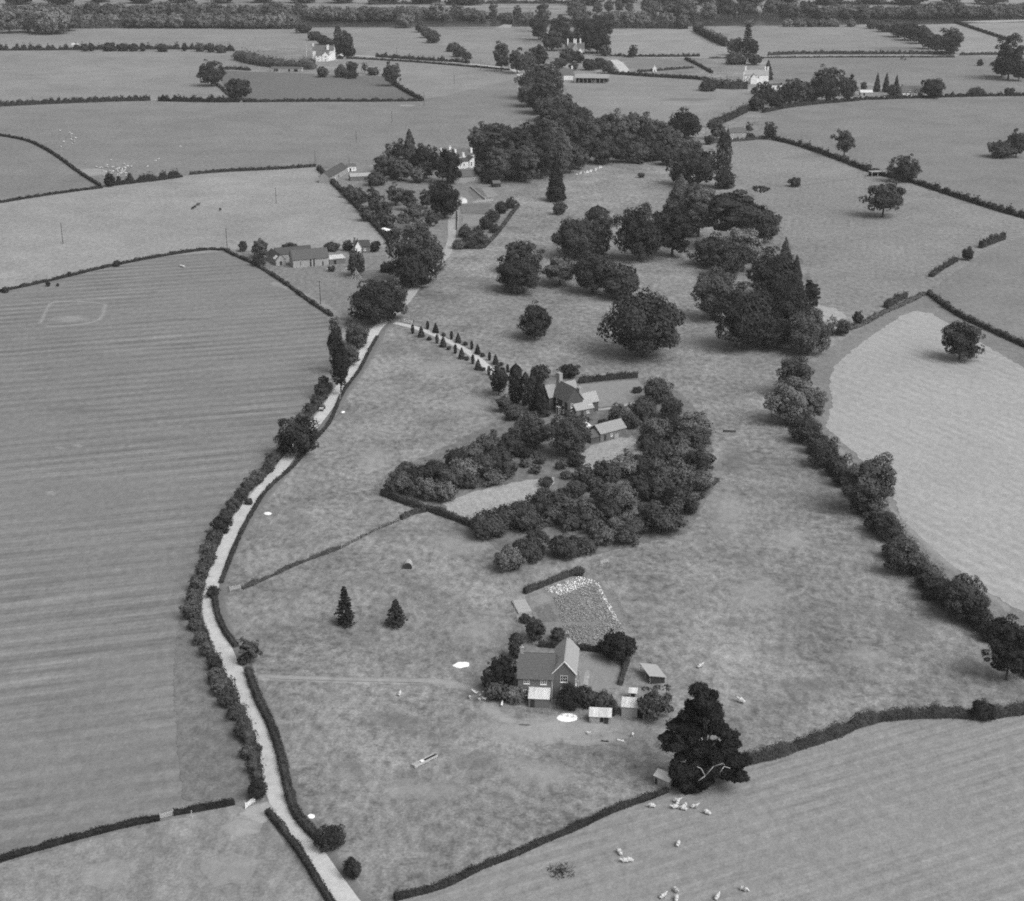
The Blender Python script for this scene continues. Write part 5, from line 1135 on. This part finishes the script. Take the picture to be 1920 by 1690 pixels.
t, L = house('low white walled building beside the white gabled house', 1446, 168, 1466, 168, 'outbuilding', 'outbuilding'); leanto(t, 0, L, 0, 5, 4.2, 3.4, 'white', 'slate_dark', wname='wall', rname='roof', ribs=False); door(t, 2, 0, 1.0, 2.0)
t, L = house('long low house with slate roof and white lower wall by the road', 1692, 181, 1736, 180, name='house')
gable(t, 0, L, 0, 8, 3.0, 4.0, 'x', 'white', 'slate', oh=.3, course=None)
for x in (3, 8.5, 14): window(t, (x, 0, 1.6), 1.4, 1.2, bars=1)
for x in (5.5, 11.0): window(t, (x, -.1, 4.2), 1.6, 1.4, bars=1)
door(t, 6.3, 0, 1.1, 2.1); chimney(t, 1, 4, 6.2, 8.4, 1.2, 1.0, 'brick', 2)
t, L = house('cluster of pale roofs in the cottage yard by the cypresses', 1613, 180, 1636, 180, 'shed', 'yard_shed'); gable(t, 0, L, 0, 5, 2.6, 1.6, 'x', 'stone', 'iron', oh=.2, course=None); door(t, 3, 0, 1.2, 2.0, 'dark')
t, L = house('grey stone cottage with slate roof beside the crossroads hedge', 1368, 263, 1399, 262, name='cottage')
gable(t, 0, L, 0, 6.5, 4.8, 2.4, 'x', 'stone', 'slate', oh=.25, course=None); chimney(t, .5, 3.2, 6.6, 8.8, 1.0, .8, 'stone', 2); chimney(t, L-.5, 3.2, 6.6, 8.6, 1.0, .8, 'stone', 2)
for x in (2.0, L-2.2): window(t, (x, 0, 3.8), 1.0, 1.0, bars=1); window(t, (x, 0, 1.5), 1.0, 1.1, bars=1)
door(t, L/2, 0, 1.0, 2.0)
t, L = house('field shelter with pale corner post on the ragged eastern hedge', 1634, 332, 1659, 331, 'field shelter', 'field_shelter')
MB().quad((0,4,0),(L,4,0),(L,4,2.6),(0,4,2.6)).quad((L,0,0),(L,4,0),(L,4,2.6),(L,0,2.3)).build('wall', M['wood_dark'], t)
MB().box(-.3, L+.3, -.4, 4.4, 2.62, 2.75).build('roof', M['tile'], t)
for x in (.1, L*.45, L-.2): MB().box(x, x+.25, 0, .25, 0, 2.61).build('post', M['deadwood'], t)

# ------------------------------------------------------------------ poles, gates, fences
def pole(x, yb, yt, label, group=None, arm=False, mat='pole', r=.13):
    b = G(x, yb); h = height(b, yt); t = empty('telegraph_pole', b); tag(t, label, 'pole', group)
    MB().bar((0, 0, -.2), (0, 0, h), r*1.2, 7, r*.8).build('shaft', M[mat], t)
    MB().box(-.9 if arm else -.35, .9 if arm else .35, -.06, .06, h-.55, h-.42).build('crossarm', M[mat], t)
    k = MB()
    for u in ((-.8, -.3, .3, .8) if arm else (-.3, .3)): k.bar((u, 0, h-.415), (u, 0, h-.28), .05, 6)
    k.build('insulator', M['paint'], t)
PL = 'wooden telegraph pole in the line crossing the open western fields'; PG = 'telegraph poles of the western line'
for x, yb, yt in ((118,457,418),(426,466,428),(518,382,352),(591,306,282),(668,267,247),(735,230,208),(795,199,172),(852,158,137),(901,131,112)): pole(x, yb, yt, PL, PG)
pole(601, 571, 526, 'telegraph pole with wide crossarm in the farmyard paddock', arm=True)
pole(818, 524, 490, 'telegraph pole beside the lane wall'); pole(442, 1300, 1270, 'short post at the lane edge opposite the cottage track', r=.08); pole(638, 752, 735, 'pale post below the lower poplar', mat='deadwood', r=.1)
pole(655, 318, 296, 'pole rising behind the villa glasshouse'); pole(1122, 50, 34, 'far pole on the river meadow'); pole(575, 104, 84, 'white flagpole beside the white farmhouse', mat='paint', r=.12); pole(744, 106, 90, 'far pole above the roadside hedge')
def gate(x0, y0, x1, y1, label, h=1.15, mat='deadwood'):
    a, b = G(x0, y0), G(x1, y1); d = b-a; L = d.length; t = empty('field_gate', a, math.atan2(d.y, d.x)); tag(t, label, 'gate')
    for x in (-.12, L+.02): MB().box(x, x+.14, -.07, .07, 0, h+.25).build('gatepost', M[mat], t)
    for i in range(5): MB().box(.03, L-.01, -.03, .03, .2+i*(h-.2)/4.6, .29+i*(h-.2)/4.6).build('bar', M[mat], t)
    MB().bar((.1, -.05, .25), (L*.6, -.05, h-.1), .035, 4).build('brace', M[mat], t)
gate(461,1517,477,1505,'pale wooden gate standing at the lane junction', mat='paint'); gate(301,1537,324,1530,'grey gate in the gap of the dark lower hedge'); gate(1126,1060,1140,1055,'wooden gate above the vegetable plot')
gate(432,1109,450,1105,'pale hurdle gate beside the bush at the lane bend'); gate(1356,811,1378,812,'low hurdle gate standing in the open pasture', h=.8, mat='pole'); gate(758,605,772,608,'pale gate at the head of the drive', mat='paint'); gate(283,190,296,190,'gate in the gap between the tall far hedges', mat='deadwood', h=1.6)
def fence(pts, label, step=3.0, h=1.1, wires=True, mat='wood'):
    C = smooth_path(pts, step); t = empty('fence', C[0]); tag(t, label, 'fence')
    for c in C: q = c-C[0]; MB().box(q.x-.06, q.x+.06, q.y-.06, q.y+.06, 0, h*random.uniform(.9, 1.1)).build('post', M[mat], t)
    for z in (.45, .95):
        w = MB()
        for a, b in zip(C, C[1:]): w.bar(a-C[0]+Vector((0, 0, z)), b-C[0]+Vector((0, 0, z)), .012, 3)
        w.build('wire', M['pole'], t)
fence([(1124,1062),(1140,1095),(1165,1140),(1190,1185),(1215,1230),(1240,1275)], 'post and wire fence down the eastern side of the vegetable plot')
fence([(947,1088),(955,1105),(962,1130),(968,1160),(972,1185)], 'post and wire fence along the cold frames')
fence([(985,1333),(1030,1340),(1075,1347),(1105,1352)], 'low picket fence in front of the cottage yard', 1.2, .9)
fence([(430,1104),(455,1101),(480,1094)], 'short fence beside the lane bend', 2.0)
fence([(640,1030),(690,1004),(735,984),(760,972)], 'post and wire fence on the overgrown line below the orchard', 3.0)
for lb, x, y, sz in (('dark post at the lane end of the drive',752,603,.16),('dark post on the park side of the drive gate',776,607,.16),('leaning plank by the gap in the lower hedge',360,1535,.12),('pale post at the lane junction',494,1530,.1)):
    o = MB().box(-sz/2, sz/2, -sz/2, sz/2, 0, 1.5).box(-sz*.7, sz*.7, -sz*.7, sz*.7, 1.503, 1.6).build('gatepost', M['pole' if 'dark' in lb else 'deadwood'], None, G(x, y)); tag(o, lb, 'post')

# ------------------------------------------------------------------ vegetable plot
TIER[0] = 0.040; TIER[1] = 0
S('plot_ground', [(985,1118),(1088,1079),(1128,1094),(1165,1175),(1190,1215),(1090,1215),(1010,1208),(1000,1155)], FM['plot'])
S('dug_bed', [(1000,1140),(1030,1132),(1048,1166),(1016,1168)], FM['bed']); S('lawn_bed', [(992,1122),(1020,1112),(1040,1124),(1012,1134)], FM['lawn'])
S('dug_bed', [(1130,1105),(1152,1108),(1180,1165),(1160,1170)], FM['head']); S('cottage_lawn', [(1080,1232),(1165,1238),(1160,1290),(1090,1300)], FM['lawn'])
S('worn_path', [(1098,1257),(1106,1258),(1102,1290),(1092,1290)], FM['straw'])
CROPM, nt = newmat('crop_leaves'); oi = nt.nodes.new('ShaderNodeObjectInfo'); p_ = position(nt); sx = nt.nodes.new('ShaderNodeSeparateColor'); nt.links.new(oi.outputs['Color'], sx.inputs[0])
finish(nt, mul(nt, sx.outputs[0], sgn(nt, noise(nt, p_, 2.0, 3.0, .7), .7)))
def crop(label, poly, tone, n, h=.35, row=.7, s=.16):
    P = [G(x, y) for x, y in poly]; P0 = P[0]; xs = [p.x for p in P]; ys = [p.y for p in P]
    r = np.random.default_rng(len(label)+n); d = (P[1]-P[0]).normalized(); out = []
    while len(out) < n:
        x, y = r.uniform(min(xs), max(xs)), r.uniform(min(ys), max(ys)); ins = False
        for a, b in zip(P, P[1:]+P[:1]):
            if (a.y > y) != (b.y > y) and x < (b.x-a.x)*(y-a.y)/(b.y-a.y)+a.x: ins = not ins
        if not ins: continue
        k = (x*-d.y+y*d.x)/row; k2 = round(k)+r.normal(0, .16); sh = (k2-k)*row; out.append((x-d.y*sh-P0.x, y+d.x*sh-P0.y, r.uniform(.08, h)))
    global RNG
    RNG = r; A = np.array(out); Nn = unit(n)*.7+np.array([0, 0, .9]); Nn /= np.linalg.norm(Nn, axis=1, keepdims=True)
    o = link('vegetable_crop', quadmesh('vegetable_crop', leaf_quads(A, Nn, s*r.uniform(.6, 1.4, n)), CROPM), None, (P0.x, P0.y, LEVEL[0])); o.color = (tone,)*3+(1,); tag(o, label, 'crop', kind='stuff')
crop('white flowering rows at the head of the vegetable plot', [(1022,1108),(1086,1083),(1116,1092),(1082,1106),(1052,1119)], .95, 900, s=.13)
crop('speckled leafy potato rows in the middle of the vegetable plot', [(1036,1121),(1078,1111),(1118,1166),(1054,1169)], .30, 1300)
crop('pale leafy strip beside the white row in the vegetable plot', [(1082,1108),(1116,1096),(1158,1172),(1122,1166)], .34, 1100)
crop('white flower row down the side of the vegetable plot', [(1116,1096),(1122,1096),(1164,1172),(1154,1170)], .9, 330, s=.13)
crop('mixed leafy rows just behind the cottage', [(1056,1174),(1108,1172),(1106,1210),(1076,1212)], .30, 900)
crop('leafy rows near the apple tree', [(1112,1172),(1162,1170),(1184,1208),(1112,1208)], .34, 1000)

# ------------------------------------------------------------------ animals, the car
def skin_mesh(name, verts, edges, radii, m, root=0):
    me = bpy.data.meshes.new(name); me.from_pydata(verts, edges, []); o = bpy.data.objects.new(name, me); col.objects.link(o)
    sk = o.modifiers.new('s', 'SKIN'); sk.use_smooth_shade = True; ss = o.modifiers.new('u', 'SUBSURF'); ss.levels = 1; ss.render_levels = 1
    for i, r in enumerate(radii): me.skin_vertices[0].data[i].radius = r if isinstance(r, tuple) else (r, r)
    me.skin_vertices[0].data[root].use_root = True
    bpy.context.view_layer.update(); dg = bpy.context.evaluated_depsgraph_get(); ev = bpy.data.meshes.new_from_object(o.evaluated_get(dg)); ev.name = name
    bpy.data.objects.remove(o); ev.materials.clear(); ev.materials.append(m); return ev
def beast(name, L, hgt, rad, m, grazing, leg):
    z = hgt-rad; v = [(0,0,z),(L*.33,0,z+.02),(-L*.33,0,z),(L*.47,0,z+.08)]
    v += [(L*.66,0,hgt*.42 if grazing else hgt*.98),(L*.82,0,hgt*.16 if grazing else hgt*.96)]
    e = [(0,1),(0,2),(1,3),(3,4),(4,5)]; r = [rad, rad*.92, rad*.95, rad*.6, rad*.42, rad*.25]
    for sx_, par in ((L*.3, 1), (-L*.3, 2)):
        for sy in (-1, 1):
            n = len(v); v += [(sx_, sy*rad*.6, z*.6), (sx_+(.04*L if par == 2 else 0), sy*rad*.62, z*.32), (sx_, sy*rad*.62, .03)]; e += [(par, n), (n, n+1), (n+1, n+2)]; r += [rad*.42, leg, leg*.9]
    n = len(v); v.append((-L*.5, 0, z*.9)); e.append((2, n)); r.append(leg)
    return skin_mesh(name, v, e, r, m)
SH = [beast('sheep', 1.25, .78, .30, M['wool'], g, .055) for g in (True, False)]
CW = [beast('cow', 2.2, 1.4, .42, M['hide'], g, .09) for g in (True, False)]
def animal(meshes, name, x, y, label, cat, group, ang=None, sc=1.0):
    o = link(name, random.choice(meshes), None, G(x, y, LEVEL[0])); o.rotation_euler = (0, 0, random.uniform(0, 6.28) if ang is None else ang); o.scale = (sc,)*3; tag(o, label, cat, group)
for x, y in ((1223,1512),(1268,1502),(1270,1506),(1266,1514),(1284,1511),(1282,1517),(1301,1513),(1327,1525),(1271,1584),(1266,1670),(1242,1682),(1268,1687),(1344,1684),(1393,1668),(1162,1600),(1172,1615),(1181,1614)):
    animal(SH, 'sheep', x, y+2, 'white sheep grazing in the raked field below the gnarled oak', 'sheep', 'sheep in the raked field', sc=1.1)
for i in range(44):
    a = random.gauss(0, 1); animal(SH, 'sheep', 222+a*16+random.uniform(-8, 8), 323+random.gauss(0, 6)-abs(a)*2, 'white sheep in the flock gathered by the dark bush', 'sheep', 'flock by the dark bush', sc=1.15)
for i in range(12): animal(SH, 'sheep', random.uniform(108, 142), random.uniform(245, 276), 'white sheep scattered on the upper side of the western field', 'sheep', 'scattered sheep of the western field', sc=1.15)
for x, y in ((298,300),(338,276),(292,303),(160,308)): animal(SH, 'sheep', x, y, 'stray white sheep away from the flock', 'sheep', 'stray sheep', sc=1.15)
animal(SH, 'calf', 1391, 1318, 'white calf standing in the pasture east of the gnarled oak', 'calf', None, 2.6, 1.35); animal(SH, 'calf', 1312, 1252, 'pale calf lying out in the pasture beyond the open shed', 'calf', None, 0.6, 1.2); animal(SH, 'calf', 749, 1304, 'white calf on the pasture below the cottage track', 'calf', None, 1.4, 1.0)
for x, y in ((366,390),(371,386),(413,395),(361,393)): animal(CW, 'cow', x, y, 'dark cow in the pale field below the hedge', 'cow', 'cows in the pale field')
for x, y in ((1690,112),(1693,110),(1697,113)): animal(CW, 'cow', x, y, 'dark cow in the far pasture beside the road', 'cow', 'cows in the far pasture', sc=1.2)
for x, y in ((345,502),(341,501)): animal(SH, 'sheep', x, y, 'white sheep near the top of the striped field', 'sheep', 'sheep in the striped field', sc=1.2)
GO = skin_mesh('goose', [(0,0,.32),(.22,0,.36),(-.25,0,.34),(-.4,0,.36),(.3,0,.62),(.42,0,.66),(0,.08,.1),(0,-.08,.1),(0.05,.08,.01),(0.05,-.08,.01)], [(0,1),(0,2),(2,3),(1,4),(4,5),(0,6),(0,7),(6,8),(7,9)], [.17,.12,.13,.05,.05,.04,.03,.03,.03,.03], M['feather'])
for x, y in ((893,1302),(900,1307),(905,1312),(908,1300),(915,1308),(899,1314),(881,1310),(888,1299),(910,1313)): animal([GO], 'goose', x, y, 'white goose on the worn ground by the cottage shrubbery', 'goose', 'geese by the cottage', sc=1.25)
for x, y in ((941,1324),(1103,1378),(1186,1381)): animal([GO], 'goose', x, y, 'single white goose in front of the cottage yard', 'goose', 'geese in front of the yard', sc=1.5)
for lb, x, y, a in (('dark log lying on the worn ground below the sheds',1134,1391,-.2),('white log lying on the worn ground below the sheds',1164,1390,-.45)):
    o = MB().bar((-.7, 0, .14), (.7, 0, .14), .14, 8).bar((.3, 0, .2), (.5, .2, .42), .05, 5).build('log', M['pole' if 'dark' in lb else 'white'], None, G(x, y)); o.rotation_euler.z = a; tag(o, lb, 'log')
o = MB(); rr = random.Random(2)
for i in range(170):
    a, q = rr.uniform(0, 6.28), rr.uniform(0, 2.4); o.bar((math.cos(a)*q, math.sin(a)*q, 0), (math.cos(a)*q+rr.uniform(-.8, .8), math.sin(a)*q+rr.uniform(-.8, .8), rr.uniform(.15, .7)), .05, 4, .02)
o = o.build('brushwood_heap', M['pole'], None, G(1052, 1636)); tag(o, 'dark heap of cut brushwood in the raked field', 'brushwood')

t = empty('motor_car', G(604, 769), math.atan2(-30, -22)); d = (G(585,803)-G(612,768)); t.rotation_euler.z = math.atan2(d.y, d.x); tag(t, 'small old motor car driving down the lane', 'car')
b = MB()
prof = [(-1.7,.45),(-1.75,.8),(-1.3,1.0),(-.95,1.48),(.15,1.5),(.45,1.02),(1.5,.92),(1.7,.75),(1.7,.42)]
for i in range(len(prof)): 
    p, q = prof[i], prof[(i+1) % len(prof)]; b.quad((p[0],-.62,p[1]),(q[0],-.62,q[1]),(q[0],.62,q[1]),(p[0],.62,p[1]))
for s in (-.62, .62): b.quad(*[(p[0], s, p[1]) for p in (prof if s < 0 else prof[::-1])])
b.build('body', M['carpaint'], t)
MB().quad((.47,-.55,1.04),(.47,.55,1.04),(.19,.52,1.46),(.19,-.52,1.46)).build('windscreen', M['glass'], t); MB().quad((.48,-.6,1.035),(1.5,-.6,.94),(1.5,.6,.94),(.48,.6,1.035)).build('bonnet', M['carpale'], t)
for s in (-1, 1):
    MB().quad((-.85,s*.63,1.05),(.3,s*.63,1.05),(.1,s*.63,1.42),(-.8,s*.63,1.42)).build('side_window', M['glass'], t); MB().bar((1.6,s*.5,.72),(1.74,s*.5,.72),.11,10).build('headlight', M['paint'], t)
    for x in (-1.1, 1.15):
        MB().bar((x,s*.52,.32),(x,s*.72,.32),.32,14).build('wheel', M['tyre'], t); f = MB(); f.bar((x-.5,s*.66,.35),(x-.2,s*.66,.72),.09,5); f.bar((x-.2,s*.66,.72),(x+.25,s*.66,.68),.09,5); f.bar((x+.25,s*.66,.68),(x+.5,s*.66,.35),.09,5); f.build('mudguard', M['tyre'], t)
MB().box(1.72,1.8,-.66,.66,.36,.48).build('bumper', M['tyre'], t)

# ------------------------------------------------------------------ the air
m = bpy.data.materials.new('haze_air'); m.use_nodes = True; nt = m.node_tree; nt.nodes.clear()
vol = nt.nodes.new('ShaderNodeVolumePrincipled'); vol.inputs['Color'].default_value = (.9, .9, .9, 1); vol.inputs['Density'].default_value = 0.00007; vol.inputs['Anisotropy'].default_value = 0.2
nt.links.new(vol.outputs[0], nt.nodes.new('ShaderNodeOutputMaterial').inputs['Volume'])
hz = MB().box(-9100, 9100, -500, 14100, -1.0, 165.0).build('haze', m); tag(hz, 'thin pale haze lying over the whole valley', 'haze', kind='stuff')
